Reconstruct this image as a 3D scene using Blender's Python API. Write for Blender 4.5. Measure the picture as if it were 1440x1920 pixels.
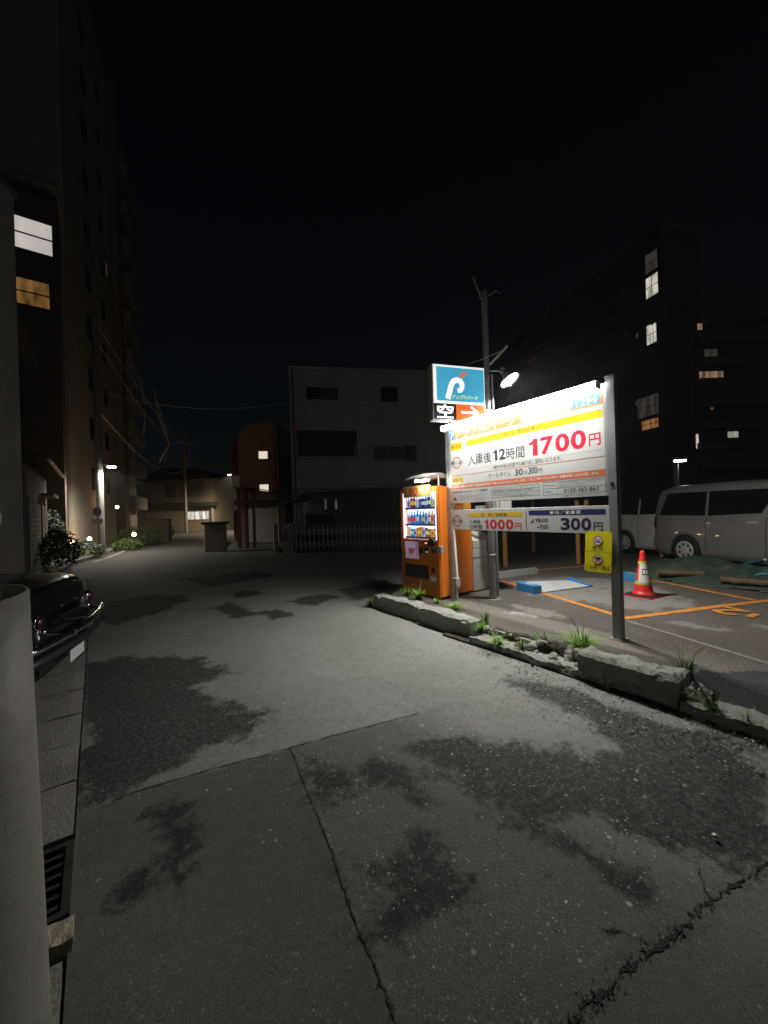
import bpy, bmesh, math, random
import numpy as np
from mathutils import Vector, noise as mnoise
R = math.radians
random.seed(7)
sc = bpy.context.scene
col = sc.collection
for o in list(bpy.data.objects):
    bpy.data.objects.remove(o)

# ------------------------------------------------------------------ camera, sky, sun, exposure
# world: +Y runs along the street, +X points across it to the parking lot, camera stands over the origin
cam_d = bpy.data.cameras.new('camera'); cam = bpy.data.objects.new('camera', cam_d); col.objects.link(cam)
cam_d.sensor_fit = 'HORIZONTAL'; cam_d.sensor_width = 36; cam_d.lens = 18.0
cam_d.clip_start = 0.05; cam_d.clip_end = 1500
cam.location = (0, 0, 1.55)
YAW = math.atan2(0.6, 0.8)
from mathutils import Matrix
cam.matrix_world = Matrix.Translation((0, 0, 1.55)) @ Matrix.Rotation(-YAW, 4, 'Z') @ Matrix.Rotation(R(90), 4, 'X') @ Matrix.Rotation(-0.03, 4, 'Z')
sc.camera = cam

w = bpy.data.worlds.new('World'); sc.world = w; w.use_nodes = True
wn = w.node_tree
sky = wn.nodes.new('ShaderNodeTexSky'); sky.sky_type = 'NISHITA'; sky.sun_disc = False
FILL_DIR = Vector((0.1, -0.995, 0.0)).normalized()          # direction of the added fill, from behind the camera
sky.sun_elevation = R(28); sky.sun_rotation = math.atan2(FILL_DIR.x, FILL_DIR.y); sky.altitude = 0
bg = wn.nodes['Background']; bg.inputs['Strength'].default_value = 0.0007
wn.links.new(sky.outputs['Color'], bg.inputs['Color'])

sun_d = bpy.data.lights.new('fill_sun', 'SUN'); sun = bpy.data.objects.new('fill_sun', sun_d); col.objects.link(sun)  # dim soft fill added to light the facades evenly
sun_d.energy = 0.022; sun_d.angle = R(12); sun_d.color = (1.0, 0.96, 0.92)
sun.rotation_mode = 'QUATERNION'; sun.location = (-20, -25, 40)
sun.rotation_quaternion = (FILL_DIR*math.cos(R(28)) + Vector((0, 0, math.sin(R(28))))).to_track_quat('Z', 'Y')

sc.view_settings.view_transform = 'Standard'; sc.view_settings.look = 'None'
sc.view_settings.exposure = 0.0; sc.view_settings.gamma = 1.0
sc.render.engine = 'CYCLES'
sc.cycles.use_denoising = True
sc.cycles.max_bounces = 6; sc.cycles.diffuse_bounces = 3; sc.cycles.glossy_bounces = 3
sc.cycles.transparent_max_bounces = 10
sc.cycles.sample_clamp_indirect = 2.0; sc.cycles.caustics_reflective = False; sc.cycles.caustics_refractive = False

# ------------------------------------------------------------------ helpers
def tag(o, label=None, cat=None, group=None, kind=None):
    if label: o['label'] = label
    if cat: o['category'] = cat
    if group: o['group'] = group
    if kind: o['kind'] = kind
    return o

def thing(name, label, cat, loc=(0, 0, 0), rz=0, group=None):
    o = bpy.data.objects.new(name, None); col.objects.link(o)
    o.empty_display_size = 0.1
    o.location = loc; o.rotation_euler = (0, 0, R(rz))
    return tag(o, label, cat, group)

def link(name, me, m, parent=None, loc=None, rot=None):
    o = bpy.data.objects.new(name, me); col.objects.link(o)
    if m is not None and not me.materials: me.materials.append(m)
    if parent is not None: o.parent = parent
    if loc is not None: o.location = loc
    if rot is not None: o.rotation_euler = rot
    return o

class MB:
    def __init__(s): s.v = []; s.f = []; s.sm = []
    def add(s, vs, fs, smooth=False):
        b = len(s.v); s.v += [tuple(p) for p in vs]
        s.f += [tuple(i + b for i in f) for f in fs]; s.sm += [smooth] * len(fs); return s
    def box(s, x0, x1, y0, y1, z0, z1, bev=0.0):
        if bev <= 0:
            vs = [(x0,y0,z0),(x1,y0,z0),(x1,y1,z0),(x0,y1,z0),(x0,y0,z1),(x1,y0,z1),(x1,y1,z1),(x0,y1,z1)]
            return s.add(vs, [(0,3,2,1),(4,5,6,7),(0,1,5,4),(1,2,6,5),(2,3,7,6),(3,0,4,7)])
        bm = bmesh.new(); bmesh.ops.create_cube(bm, size=1)
        for v in bm.verts:
            v.co = Vector(((x0+x1)/2 + v.co.x*(x1-x0), (y0+y1)/2 + v.co.y*(y1-y0), (z0+z1)/2 + v.co.z*(z1-z0)))
        bmesh.ops.bevel(bm, geom=bm.edges[:], offset=bev, segments=2, profile=0.6, affect='EDGES')
        bm.verts.index_update()
        s.add([v.co[:] for v in bm.verts], [[v.index for v in f.verts] for f in bm.faces]); bm.free(); return s
    def quad(s, a, b, c, d): return s.add([a, b, c, d], [(0, 1, 2, 3)])
    def prism(s, pts, a0, a1, axis='y'):
        """polygon pts (p,q) extruded along axis from a0 to a1. axis y: pts=(x,z); x: pts=(y,z); z: pts=(x,y)"""
        n = len(pts)
        def P(p, a):
            return {'y': (p[0], a, p[1]), 'x': (a, p[0], p[1]), 'z': (p[0], p[1], a)}[axis]
        vs = [P(p, a0) for p in pts] + [P(p, a1) for p in pts]
        fs = [tuple(range(n)), tuple(range(2*n-1, n-1, -1))] + [(i, (i+1) % n, n+(i+1) % n, n+i) for i in range(n)]
        return s.add(vs, fs)
    def tube(s, pts, r, n=8, cap=True, r1=None):
        pts = [Vector(p) for p in pts]; rings = []
        rs = r if isinstance(r, (list, tuple)) else [r + ((r1 if r1 is not None else r) - r) * i / max(1, len(pts)-1) for i in range(len(pts))]
        up = Vector((0, 0, 1)); vs = []
        for i, p in enumerate(pts):
            t = (pts[min(i+1, len(pts)-1)] - pts[max(i-1, 0)]).normalized()
            a = t.cross(up)
            if a.length < 1e-3: a = t.cross(Vector((1, 0, 0)))
            a.normalize(); b = a.cross(t)
            for k in range(n):
                an = 2*math.pi*k/n; vs.append(p + (a*math.cos(an) + b*math.sin(an)) * rs[i])
        fs = []
        for i in range(len(pts)-1):
            for k in range(n):
                fs.append((i*n+k, i*n+(k+1) % n, (i+1)*n+(k+1) % n, (i+1)*n+k))
        s.add(vs, fs, True)
        if cap:
            s.add(vs[:n], [tuple(range(n-1, -1, -1))]); s.add(vs[-n:], [tuple(range(n))])
        return s
    def lathe(s, prof, n=16, c=(0, 0, 0), smooth=True):
        vs = []
        for r, z in prof:
            for k in range(n):
                a = 2*math.pi*k/n; vs.append((c[0]+r*math.cos(a), c[1]+r*math.sin(a), c[2]+z))
        fs = [(i*n+k, i*n+(k+1) % n, (i+1)*n+(k+1) % n, (i+1)*n+k) for i in range(len(prof)-1) for k in range(n)]
        s.add(vs, fs, smooth)
        if prof[0][0] > 1e-4: s.add(vs[:n], [tuple(range(n-1, -1, -1))])
        if prof[-1][0] > 1e-4: s.add(vs[-n:], [tuple(range(n))])
        return s
    def mesh(s, name):
        me = bpy.data.meshes.new(name); me.from_pydata(s.v, [], s.f)
        me.polygons.foreach_set('use_smooth', s.sm); me.update(); return me
    def build(s, name, m, parent=None, loc=None, rot=None):
        return link(name, s.mesh(name), m, parent, loc, rot)

def copy_tree(o, parent=None):
    c = o.copy(); col.objects.link(c)
    if parent is not None: c.parent = parent
    for ch in list(o.children): copy_tree(ch, c)
    return c

# materials --------------------------------------------------------
MATS = {}
def mat(name, c, rough=0.7, metal=0.0, var=0.12, scale=5.0, bump=0.0, bscale=60.0, emis=0.0, ecol=None, dirt=0.0, dcol=(0.06, 0.05, 0.04), dscale=2.5, coat=0.0, spec=0.5):
    if name in MATS: return MATS[name]
    m = bpy.data.materials.new(name); m.use_nodes = True; MATS[name] = m
    nt = m.node_tree; N = nt.nodes; L = nt.links; b = N['Principled BSDF']
    b.inputs['Roughness'].default_value = rough; b.inputs['Metallic'].default_value = metal
    b.inputs['Coat Weight'].default_value = coat; b.inputs['Specular IOR Level'].default_value = spec
    tc = N.new('ShaderNodeTexCoord')
    nz = N.new('ShaderNodeTexNoise'); nz.inputs['Scale'].default_value = scale; nz.inputs['Detail'].default_value = 6
    L.new(tc.outputs['Object'], nz.inputs['Vector'])
    mx = N.new('ShaderNodeMix'); mx.data_type = 'RGBA'
    mx.inputs['A'].default_value = (*[max(0, x*(1-var*1.6)) for x in c], 1); mx.inputs['B'].default_value = (*[min(1, x*(1+var*1.6)) for x in c], 1)
    L.new(nz.outputs['Fac'], mx.inputs['Factor']); out = mx.outputs['Result']
    if dirt > 0:
        n2 = N.new('ShaderNodeTexNoise'); n2.inputs['Scale'].default_value = dscale; n2.inputs['Detail'].default_value = 9; n2.inputs['Roughness'].default_value = 0.68
        L.new(tc.outputs['Object'], n2.inputs['Vector'])
        rp = N.new('ShaderNodeMapRange'); rp.inputs['From Min'].default_value = 0.48; rp.inputs['From Max'].default_value = 0.72
        rp.inputs['To Max'].default_value = dirt; L.new(n2.outputs['Fac'], rp.inputs['Value'])
        m2 = N.new('ShaderNodeMix'); m2.data_type = 'RGBA'; m2.inputs['B'].default_value = (*dcol, 1)
        L.new(out, m2.inputs['A']); L.new(rp.outputs['Result'], m2.inputs['Factor']); out = m2.outputs['Result']
    L.new(out, b.inputs['Base Color'])
    if emis > 0:
        b.inputs['Emission Strength'].default_value = emis
        if ecol: b.inputs['Emission Color'].default_value = (*ecol, 1)
        else: L.new(out, b.inputs['Emission Color'])
    if bump > 0:
        n3 = N.new('ShaderNodeTexNoise'); n3.inputs['Scale'].default_value = bscale; n3.inputs['Detail'].default_value = 5
        L.new(tc.outputs['Object'], n3.inputs['Vector'])
        bp = N.new('ShaderNodeBump'); bp.inputs['Strength'].default_value = bump; bp.inputs['Distance'].default_value = 0.02
        L.new(n3.outputs['Fac'], bp.inputs['Height']); L.new(bp.outputs['Normal'], b.inputs['Normal'])
    return m

def emat(name, c, s):
    if name in MATS: return MATS[name]
    m = bpy.data.materials.new(name); m.use_nodes = True; MATS[name] = m
    b = m.node_tree.nodes['Principled BSDF']
    b.inputs['Base Color'].default_value = (*c, 1); b.inputs['Emission Color'].default_value = (*c, 1); b.inputs['Emission Strength'].default_value = s
    b.inputs['Roughness'].default_value = 0.5
    return m

def litwindow(name, c, s, scale=3.0, lo=0.25):
    """a lit room behind a pane: uneven curtains and furniture"""
    if name in MATS: return MATS[name]
    m = bpy.data.materials.new(name); m.use_nodes = True; MATS[name] = m
    nt = m.node_tree; N = nt.nodes; L = nt.links; b = N['Principled BSDF']
    b.inputs['Base Color'].default_value = (*[x*0.2 for x in c], 1); b.inputs['Roughness'].default_value = 0.15
    tc = N.new('ShaderNodeTexCoord'); mp = N.new('ShaderNodeMapping'); mp.inputs['Scale'].default_value = (scale*2.2, scale*2.2, scale*0.5)
    L.new(tc.outputs['Object'], mp.inputs['Vector'])
    nz = N.new('ShaderNodeTexNoise'); nz.inputs['Scale'].default_value = 1.0; nz.inputs['Detail'].default_value = 3; L.new(mp.outputs['Vector'], nz.inputs['Vector'])
    rp = N.new('ShaderNodeMapRange'); rp.inputs['From Min'].default_value = 0.35; rp.inputs['From Max'].default_value = 0.65
    rp.inputs['To Min'].default_value = s*lo; rp.inputs['To Max'].default_value = s; L.new(nz.outputs['Fac'], rp.inputs['Value'])
    b.inputs['Emission Color'].default_value = (*c, 1); L.new(rp.outputs['Result'], b.inputs['Emission Strength'])
    return m

def glassmat(name, tint=(1, 1, 1), gl=0.08):
    m = bpy.data.materials.new(name); m.use_nodes = True; nt = m.node_tree; N = nt.nodes; L = nt.links
    N.remove(N['Principled BSDF']); t = N.new('ShaderNodeBsdfTransparent'); t.inputs['Color'].default_value = (*tint, 1)
    g = N.new('ShaderNodeBsdfGlossy'); g.inputs['Roughness'].default_value = 0.03
    fr = N.new('ShaderNodeFresnel'); fr.inputs['IOR'].default_value = 1.45
    mx = N.new('ShaderNodeMixShader'); L.new(fr.outputs[0], mx.inputs[0]); L.new(t.outputs[0], mx.inputs[1]); L.new(g.outputs[0], mx.inputs[2])
    L.new(mx.outputs[0], N['Material Output'].inputs['Surface']); return m

STEEL = mat('galvanised_steel', (0.36, 0.37, 0.37), 0.5, 0.35, 0.15, 14, dirt=0.35, dcol=(0.16, 0.14, 0.12))
GPOST = mat('grey_painted_steel', (0.30, 0.305, 0.32), 0.5, 0.2, 0.1, 9, dirt=0.3, dcol=(0.13, 0.11, 0.1))
DARKM = mat('dark_metal', (0.03, 0.03, 0.032), 0.45, 0.3, 0.2)
BLACKP = mat('black_plastic', (0.012, 0.012, 0.013), 0.45, 0, 0.2)
WHITEP = mat('white_panel', (0.58, 0.58, 0.57), 0.42, 0, 0.03, 2.5, dirt=0.12, dcol=(0.45, 0.42, 0.36), dscale=5)
CHROME = mat('chrome', (0.7, 0.7, 0.72), 0.12, 1.0, 0.03)
RUBBER = mat('tyre_rubber', (0.015, 0.015, 0.015), 0.8, 0, 0.2, 20)
CONC = mat('weathered_concrete', (0.29, 0.29, 0.255), 0.9, 0, 0.22, 8, 0.6, 55, dirt=0.55, dcol=(0.09, 0.085, 0.07), dscale=3.5)
CONCB = mat('broken_concrete', (0.31, 0.30, 0.26), 0.95, 0, 0.3, 22, 1.0, 45, dirt=0.6, dcol=(0.1, 0.09, 0.07), dscale=7)
SOIL = mat('damp_soil', (0.045, 0.038, 0.03), 0.95, 0, 0.35, 30, 1.0, 50)
TAR = mat('tar_seam', (0.022, 0.021, 0.02), 0.8, 0, 0.3, 40, 0.6, 150)
GLASS = glassmat('clear_glass')
DKGLASS = mat('dark_glass', (0.008, 0.009, 0.01), 0.06, 0, 0.1, spec=0.3)

# text -------------------------------------------------------------
def text_mesh(body, bold=0.0, shear=0.0, space=1.0):
    cu = bpy.data.curves.new('lettering', 'FONT'); cu.body = body; cu.size = 1.0; cu.offset = bold; cu.shear = shear
    cu.space_character = space; cu.resolution_u = 3; cu.fill_mode = 'FRONT'
    ob = bpy.data.objects.new('tmp_lettering', cu); col.objects.link(ob)
    dg = bpy.context.evaluated_depsgraph_get()
    me = bpy.data.meshes.new_from_object(ob.evaluated_get(dg))
    bpy.data.objects.remove(ob); bpy.data.curves.remove(cu)
    return me
def text(body, x0, x1, z0, z1, y, m, parent, bold=0.0, shear=0.0, name='lettering', keep=False, flat=None, space=1.0):
    """lettering that fills the box x0..x1, z0..z1 on a board whose front looks along -y (flat=(..)->ground)"""
    me = text_mesh(body, bold, shear, space)
    n = len(me.vertices)
    if n == 0: return None
    a = np.empty(n*3); me.vertices.foreach_get('co', a); a = a.reshape(-1, 3)
    mn = a.min(0); mx = a.max(0); s = (mx - mn); s[s < 1e-6] = 1
    b = np.zeros_like(a)
    sx = (x1-x0)/s[0]; sz = (z1-z0)/s[1]
    if keep: sx = sz = min(sx, sz)
    ox = x0 + ((x1-x0) - sx*s[0])/2; oz = z0 + ((z1-z0) - sz*s[1])/2
    b[:, 0] = ox + (a[:, 0]-mn[0])*sx
    if flat is None:
        b[:, 2] = oz + (a[:, 1]-mn[1])*sz; b[:, 1] = y
    else:
        b[:, 1] = oz + (a[:, 1]-mn[1])*sz; b[:, 2] = y
    me.vertices.foreach_set('co', b.ravel()); me.update(); me.materials.clear()
    return link(name, me, m, parent)

def ribbon(pts, w, y, a=0.0):
    """flat stroke in the x,z plane; w a number or list"""
    mb = MB(); n = len(pts); vs = []
    ws = w if isinstance(w, (list, tuple)) else [w]*n
    for i in range(n):
        p0 = Vector(pts[max(0, i-1)]); p1 = Vector(pts[min(n-1, i+1)]); t = (p1-p0).normalized()
        nx, nz = -t.y, t.x
        vs.append((pts[i][0]+nx*ws[i]/2, y, pts[i][1]+nz*ws[i]/2)); vs.append((pts[i][0]-nx*ws[i]/2, y, pts[i][1]-nz*ws[i]/2))
    return mb.add(vs, [(2*i, 2*i+1, 2*i+3, 2*i+2) for i in range(n-1)])
def disc(cx, cz, r, y, n=28, r0=0.0):
    mb = MB()
    if r0 <= 0:
        return mb.add([(cx+r*math.cos(2*math.pi*k/n), y, cz+r*math.sin(2*math.pi*k/n)) for k in range(n)], [tuple(range(n))])
    vs = [(cx+q*math.cos(2*math.pi*k/n), y, cz+q*math.sin(2*math.pi*k/n)) for q in (r0, r) for k in range(n)]
    return mb.add(vs, [(k, (k+1) % n, n+(k+1) % n, n+k) for k in range(n)])
def rrect(x0, x1, z0, z1, y, r=0.01, n=4):
    pts = []
    for cx, cz, a0 in ((x1-r, z1-r, 0), (x0+r, z1-r, 90), (x0+r, z0+r, 180), (x1-r, z0+r, 270)):
        for k in range(n+1):
            a = R(a0 + 90*k/n); pts.append((cx+r*math.cos(a), y, cz+r*math.sin(a)))
    return MB().add(pts, [tuple(range(len(pts)))])
def rrect_slab(x0, x1, z0, z1, y0, y1, r=0.02, n=4):
    pts = [(p[0], p[2]) for p in rrect(x0, x1, z0, z1, 0, r, n).v]
    return MB().prism(pts, y0, y1, 'y')

# ------------------------------------------------------------------ ground: road, lot, gutter, kerb
def asphalt(name, light, dark, speck=0.5, lotmix=False, fine=1.0):
    m = bpy.data.materials.new(name); m.use_nodes = True; nt = m.node_tree; N = nt.nodes; L = nt.links; b = N['Principled BSDF']
    tc = N.new('ShaderNodeTexCoord'); OB = tc.outputs['Object']
    def noise(sc_, det=5, rough=0.6):
        n = N.new('ShaderNodeTexNoise'); n.inputs['Scale'].default_value = sc_; n.inputs['Detail'].default_value = det; n.inputs['Roughness'].default_value = rough
        L.new(OB, n.inputs['Vector']); return n.outputs['Fac']
    def mrange(v, a, b_, c=0.0, d=1.0):
        n = N.new('ShaderNodeMapRange'); n.inputs['From Min'].default_value = a; n.inputs['From Max'].default_value = b_
        n.inputs['To Min'].default_value = c; n.inputs['To Max'].default_value = d; L.new(v, n.inputs['Value']); return n.outputs['Result']
    def mth(op, a, b_=None):
        n = N.new('ShaderNodeMath'); n.operation = op
        for i, x in enumerate((a, b_)):
            if x is None: continue
            if hasattr(x, 'links'): L.new(x, n.inputs[i])
            else: n.inputs[i].default_value = x
        return n.outputs[0]
    def mix(f, a, b_):
        n = N.new('ShaderNodeMix'); n.data_type = 'RGBA'
        if hasattr(f, 'links'): L.new(f, n.inputs['Factor'])
        else: n.inputs['Factor'].default_value = f
        for k, x in (('A', a), ('B', b_)):
            if hasattr(x, 'links'): L.new(x, n.inputs[k])
            else: n.inputs[k].default_value = (*x, 1)
        return n.outputs['Result']
    def attr(nm):
        n = N.new('ShaderNodeAttribute'); n.attribute_name = nm; return n.outputs['Fac']
    big = noise(0.9, 6); mid = noise(7, 6, 0.7); fin = noise(90, 4, 0.7)
    base = mix(mrange(big, 0.3, 0.7), tuple(x*0.86 for x in light), tuple(min(1, x*1.12) for x in light))
    base = mix(mth('MULTIPLY', mrange(mid, 0.45, 0.75), 0.35), base, tuple(x*0.6 for x in light))
    # worn dark patches: signed distance carried by the mesh, frayed by noise
    fr = mth('ADD', mth('MULTIPLY', mth('SUBTRACT', mid, 0.5), 0.42), mth('MULTIPLY', mth('SUBTRACT', noise(26, 6, 0.75), 0.5), 0.22))
    fr = mth('ADD', fr, mth('MULTIPLY', mth('SUBTRACT', noise(2.4, 3, 0.6), 0.5), 0.55))
    pm = mrange(mth('ADD', attr('patch'), fr), -0.05, 0.05)
    pm = mth('MULTIPLY', pm, mrange(noise(34, 4, 0.7), 0.34, 0.54, 0.62, 0.98))
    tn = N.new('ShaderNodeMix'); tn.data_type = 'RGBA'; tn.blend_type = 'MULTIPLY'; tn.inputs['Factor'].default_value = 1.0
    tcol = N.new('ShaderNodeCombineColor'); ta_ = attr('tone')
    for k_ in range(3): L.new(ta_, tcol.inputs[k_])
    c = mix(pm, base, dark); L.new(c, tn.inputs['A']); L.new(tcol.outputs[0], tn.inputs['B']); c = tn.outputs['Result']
    # exposed aggregate: irregular chips of several sizes and greys
    ds_ = N.new('ShaderNodeTexNoise'); ds_.inputs['Scale'].default_value = 120; ds_.inputs['Detail'].default_value = 3; L.new(OB, ds_.inputs['Vector'])
    va = N.new('ShaderNodeVectorMath'); va.operation = 'MULTIPLY_ADD'; va.inputs[1].default_value = (0.011, 0.011, 0.011); L.new(ds_.outputs['Color'], va.inputs[0]); L.new(OB, va.inputs[2])
    coarse = attr('coarse'); cm_ = mrange(noise(1.7, 4), 0.35, 0.65, 0.35, 1.0)
    def chips(scale, lo, hi, amt):
        vo = N.new('ShaderNodeTexVoronoi'); vo.inputs['Scale'].default_value = scale*fine; L.new(va.outputs[0], vo.inputs['Vector'])
        sep = N.new('ShaderNodeSeparateColor'); L.new(vo.outputs['Color'], sep.inputs['Color'])
        rad = mth('ADD', mth('MULTIPLY', mth('MULTIPLY', sep.outputs[1], sep.outputs[1]), 0.36), 0.10)
        m_ = mrange(mth('SUBTRACT', rad, vo.outputs['Distance']), 0.0, 0.10)
        m_ = mth('MULTIPLY', m_, mrange(sep.outputs[0], lo, hi))
        m_ = mth('MULTIPLY', m_, mth('ADD', mth('MULTIPLY', coarse, amt), amt*0.22))
        return mth('MULTIPLY', mth('MULTIPLY', m_, cm_), mth('ADD', mth('MULTIPLY', sep.outputs[2], 0.85), 0.15)), vo
    s0_, _a = chips(38, 0.86, 0.93, speck*0.9); s1_, vo = chips(80, 0.66, 0.80, speck); s2_, _v = chips(190, 0.50, 0.70, speck*0.8)
    k0_, _b = chips(60, 0.62, 0.74, 0.95); k1_, _c = chips(140, 0.5, 0.66, 0.8)
    grain = noise(230, 3, 0.8); blot = noise(19, 5, 0.7)
    c = mix(mth('MULTIPLY', mrange(fin, 0.35, 0.7), 0.55), c, mix(0.5, c, (0.02, 0.019, 0.018)))
    c = mix(mth('MULTIPLY', mrange(blot, 0.52, 0.70), 0.5), c, mix(0.55, c, (0.02, 0.02, 0.02)))
    c = mix(mth('MULTIPLY', mrange(grain, 0.5, 0.66), 0.65), c, mix(0.65, c, (0.012, 0.012, 0.012)))
    lt = N.new('ShaderNodeMix'); lt.data_type = 'RGBA'; lt.blend_type = 'MULTIPLY'; lt.inputs['Factor'].default_value = 1.0; lt.inputs['B'].default_value = (1.9, 1.9, 1.9, 1); L.new(c, lt.inputs['A'])
    c = mix(mth('MULTIPLY', mrange(grain, 0.5, 0.35), 0.6), c, lt.outputs['Result'])
    c = mix(mth('MINIMUM', mth('ADD', k0_, k1_), 0.85), c, mix(0.8, c, (0.012, 0.012, 0.012)))
    c = mix(mth('MINIMUM', mth('ADD', mth('ADD', s0_, s1_), s2_), 1.0), c, (0.78, 0.77, 0.72))
    L.new(c, b.inputs['Base Color'])
    b.inputs['Roughness'].default_value = 0.82; b.inputs['Specular IOR Level'].default_value = 0.35
    h = mth('ADD', mth('ADD', mth('MULTIPLY', fin, 0.4), mth('MULTIPLY', noise(330, 2, 0.6), 0.5)), mth('MULTIPLY', mrange(vo.outputs['Distance'], 0.6, 0.0), mth('ADD', mth('MULTIPLY', coarse, 0.25), 0.05)))
    bp = N.new('ShaderNodeBump'); bp.inputs['Strength'].default_value = 0.75; bp.inputs['Distance'].default_value = 0.005
    L.new(h, bp.inputs['Height']); L.new(bp.outputs['Normal'], b.inputs['Normal'])
    return m
ASPH = asphalt('road_asphalt', (0.27, 0.27, 0.252), (0.028, 0.028, 0.028), 0.75)
LOTA = asphalt('lot_asphalt', (0.115, 0.10, 0.085), (0.26, 0.25, 0.225), 0.9)
RAMPA = asphalt('fresh_asphalt', (0.03, 0.03, 0.031), (0.02, 0.02, 0.02), 0.5)

def sdist(P, poly):
    """signed distance, positive inside"""
    poly = np.array(poly); n = len(poly); d = np.full(len(P), 1e9); ins = np.zeros(len(P), bool)
    for i in range(n):
        a = poly[i]; b = poly[(i+1) % n]; e = b-a; q = P-a
        t = np.clip((q@e)/max(e@e, 1e-9), 0, 1)
        d = np.minimum(d, np.hypot(*(q - t[:, None]*e).T))
        c = ((a[1] > P[:, 1]) != (b[1] > P[:, 1]))
        with np.errstate(divide='ignore', invalid='ignore'):
            xi = a[0] + (P[:, 1]-a[1])*(b[0]-a[0])/(b[1]-a[1] if b[1] != a[1] else 1e-9)
        ins ^= c & (P[:, 0] < xi)
    return np.where(ins, d, -d)

PATCH = [
  [(-0.13, 5.3), (0.25, 5.31), (0.87, 4.72), (1.02, 3.99), (0.81, 3.92), (0.66, 3.87), (0.69, 3.59), (0.88, 3.33), (0.99, 2.99), (0.84, 2.79), (0.6, 2.79), (0.27, 2.72), (0.05, 2.68), (-0.11, 2.7), (-0.17, 4.58)],
  [(1.56, 7.02), (1.91, 7.33), (2.0, 6.13), (1.64, 6.05)], [(2.07, 6.15), (2.36, 6.16), (2.35, 5.55), (2.04, 5.56)],
  [(2.15, 8.26), (2.68, 8.19), (2.57, 7.55), (2.16, 7.56)],
  [(0.12, 8.95), (1.03, 9.24), (1.46, 8.26), (0.89, 7.41), (0.21, 6.99), (-0.04, 7.62)],
  [(2.71, 6.55), (3.47, 6.8), (3.68, 6.33), (2.92, 5.92)],
  [(1.59, 1.97), (1.92, 1.95), (2.0, 1.69), (2.22, 1.59), (2.35, 1.43), (2.44, 1.2), (2.69, 1.02), (3.39, 0.52), (2.33, 0.36), (2.14, 0.45), (2.06, 0.58), (1.98, 0.78), (1.91, 0.97), (1.8, 1.0), (1.76, 0.79), (1.78, 0.56), (1.72, 0.56), (1.68, 0.69), (1.68, 0.88), (1.52, 1.05), (1.54, 1.15), (1.66, 1.26), (1.64, 1.43), (1.63, 1.66)],
  [(1.26, 1.47), (1.26, 1.37), (1.22, 1.22), (1.18, 1.04), (1.04, 1.03), (0.94, 1.07), (0.85, 1.09), (0.77, 1.18), (0.82, 1.22), (0.88, 1.25), (0.87, 1.34), (0.81, 1.45), (0.86, 1.51), (1.01, 1.42), (1.1, 1.42)],
  [(1.3, 1.97), (1.41, 1.91), (1.45, 1.72), (1.32, 1.74), (1.24, 1.83)], [(1.36, 1.63), (1.39, 1.5), (1.33, 1.48), (1.31, 1.54)],
  [(1.05, 2.27), (1.16, 2.05), (1.11, 1.91), (0.96, 1.88), (0.97, 2.03)],
  [(0.16, 2.38), (0.3, 2.32), (0.37, 2.01), (0.25, 1.86), (0.18, 1.9), (0.03, 1.9), (0.11, 2.01), (0.22, 2.09)],
  [(3.05, 2.34), (3.21, 1.56), (3.22, 1.01), (3.28, 0.5), (2.8, 0.43), (2.76, 0.74), (2.7, 1.05), (2.78, 1.44), (2.85, 1.87)],
  [(3.96, 6.81), (5.32, 7.17), (5.16, 6.39), (4.01, 5.75), (3.61, 5.84)], [(1.6, 11.11), (3.58, 10.89), (3.73, 9.66), (2.05, 9.16)],
]
SEAM_A = [(0.03, 2.63), (0.26, 2.61), (0.6, 2.545), (1.0, 2.46), (1.36, 2.39), (1.7, 2.30), (1.95, 2.24)]
SEAM_B = [(1.0, 2.46), (0.93, 2.1), (0.88, 1.85), (0.83, 1.6), (0.77, 1.36), (0.73, 1.14), (0.69, 0.94), (0.62, 0.6)]
SEAM_C = [(0.95, 0.63), (1.1, 0.61), (1.36, 0.57), (1.52, 0.535), (1.68, 0.50), (1.88, 0.46), (2.07, 0.42), (2.27, 0.37), (2.6, 0.29)]

def grid(name, xs, ys, zf, m, attrs, kind='structure', parent=None, keepf=None):
    X, Y = np.meshgrid(xs, ys); P = np.column_stack([X.ravel(), Y.ravel()])
    Z = zf(P); V = np.column_stack([P, Z]); nx = len(xs)
    i = np.arange(len(V)).reshape(len(ys), nx)
    F = np.stack([i[:-1, :-1], i[:-1, 1:], i[1:, 1:], i[1:, :-1]], -1).reshape(-1, 4)
    if keepf is not None: F = F[keepf(P[F].mean(1))]
    me = bpy.data.meshes.new(name); me.from_pydata(V.tolist(), [], F.tolist())
    for k, f in attrs.items():
        a = me.attributes.new(k, 'FLOAT', 'POINT'); a.data.foreach_set('value', f(P).astype(np.float32))
    me.polygons.foreach_set('use_smooth', [True]*len(me.polygons)); me.update()
    o = link(name, me, m, parent)
    if kind: o['kind'] = kind
    return o

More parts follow.
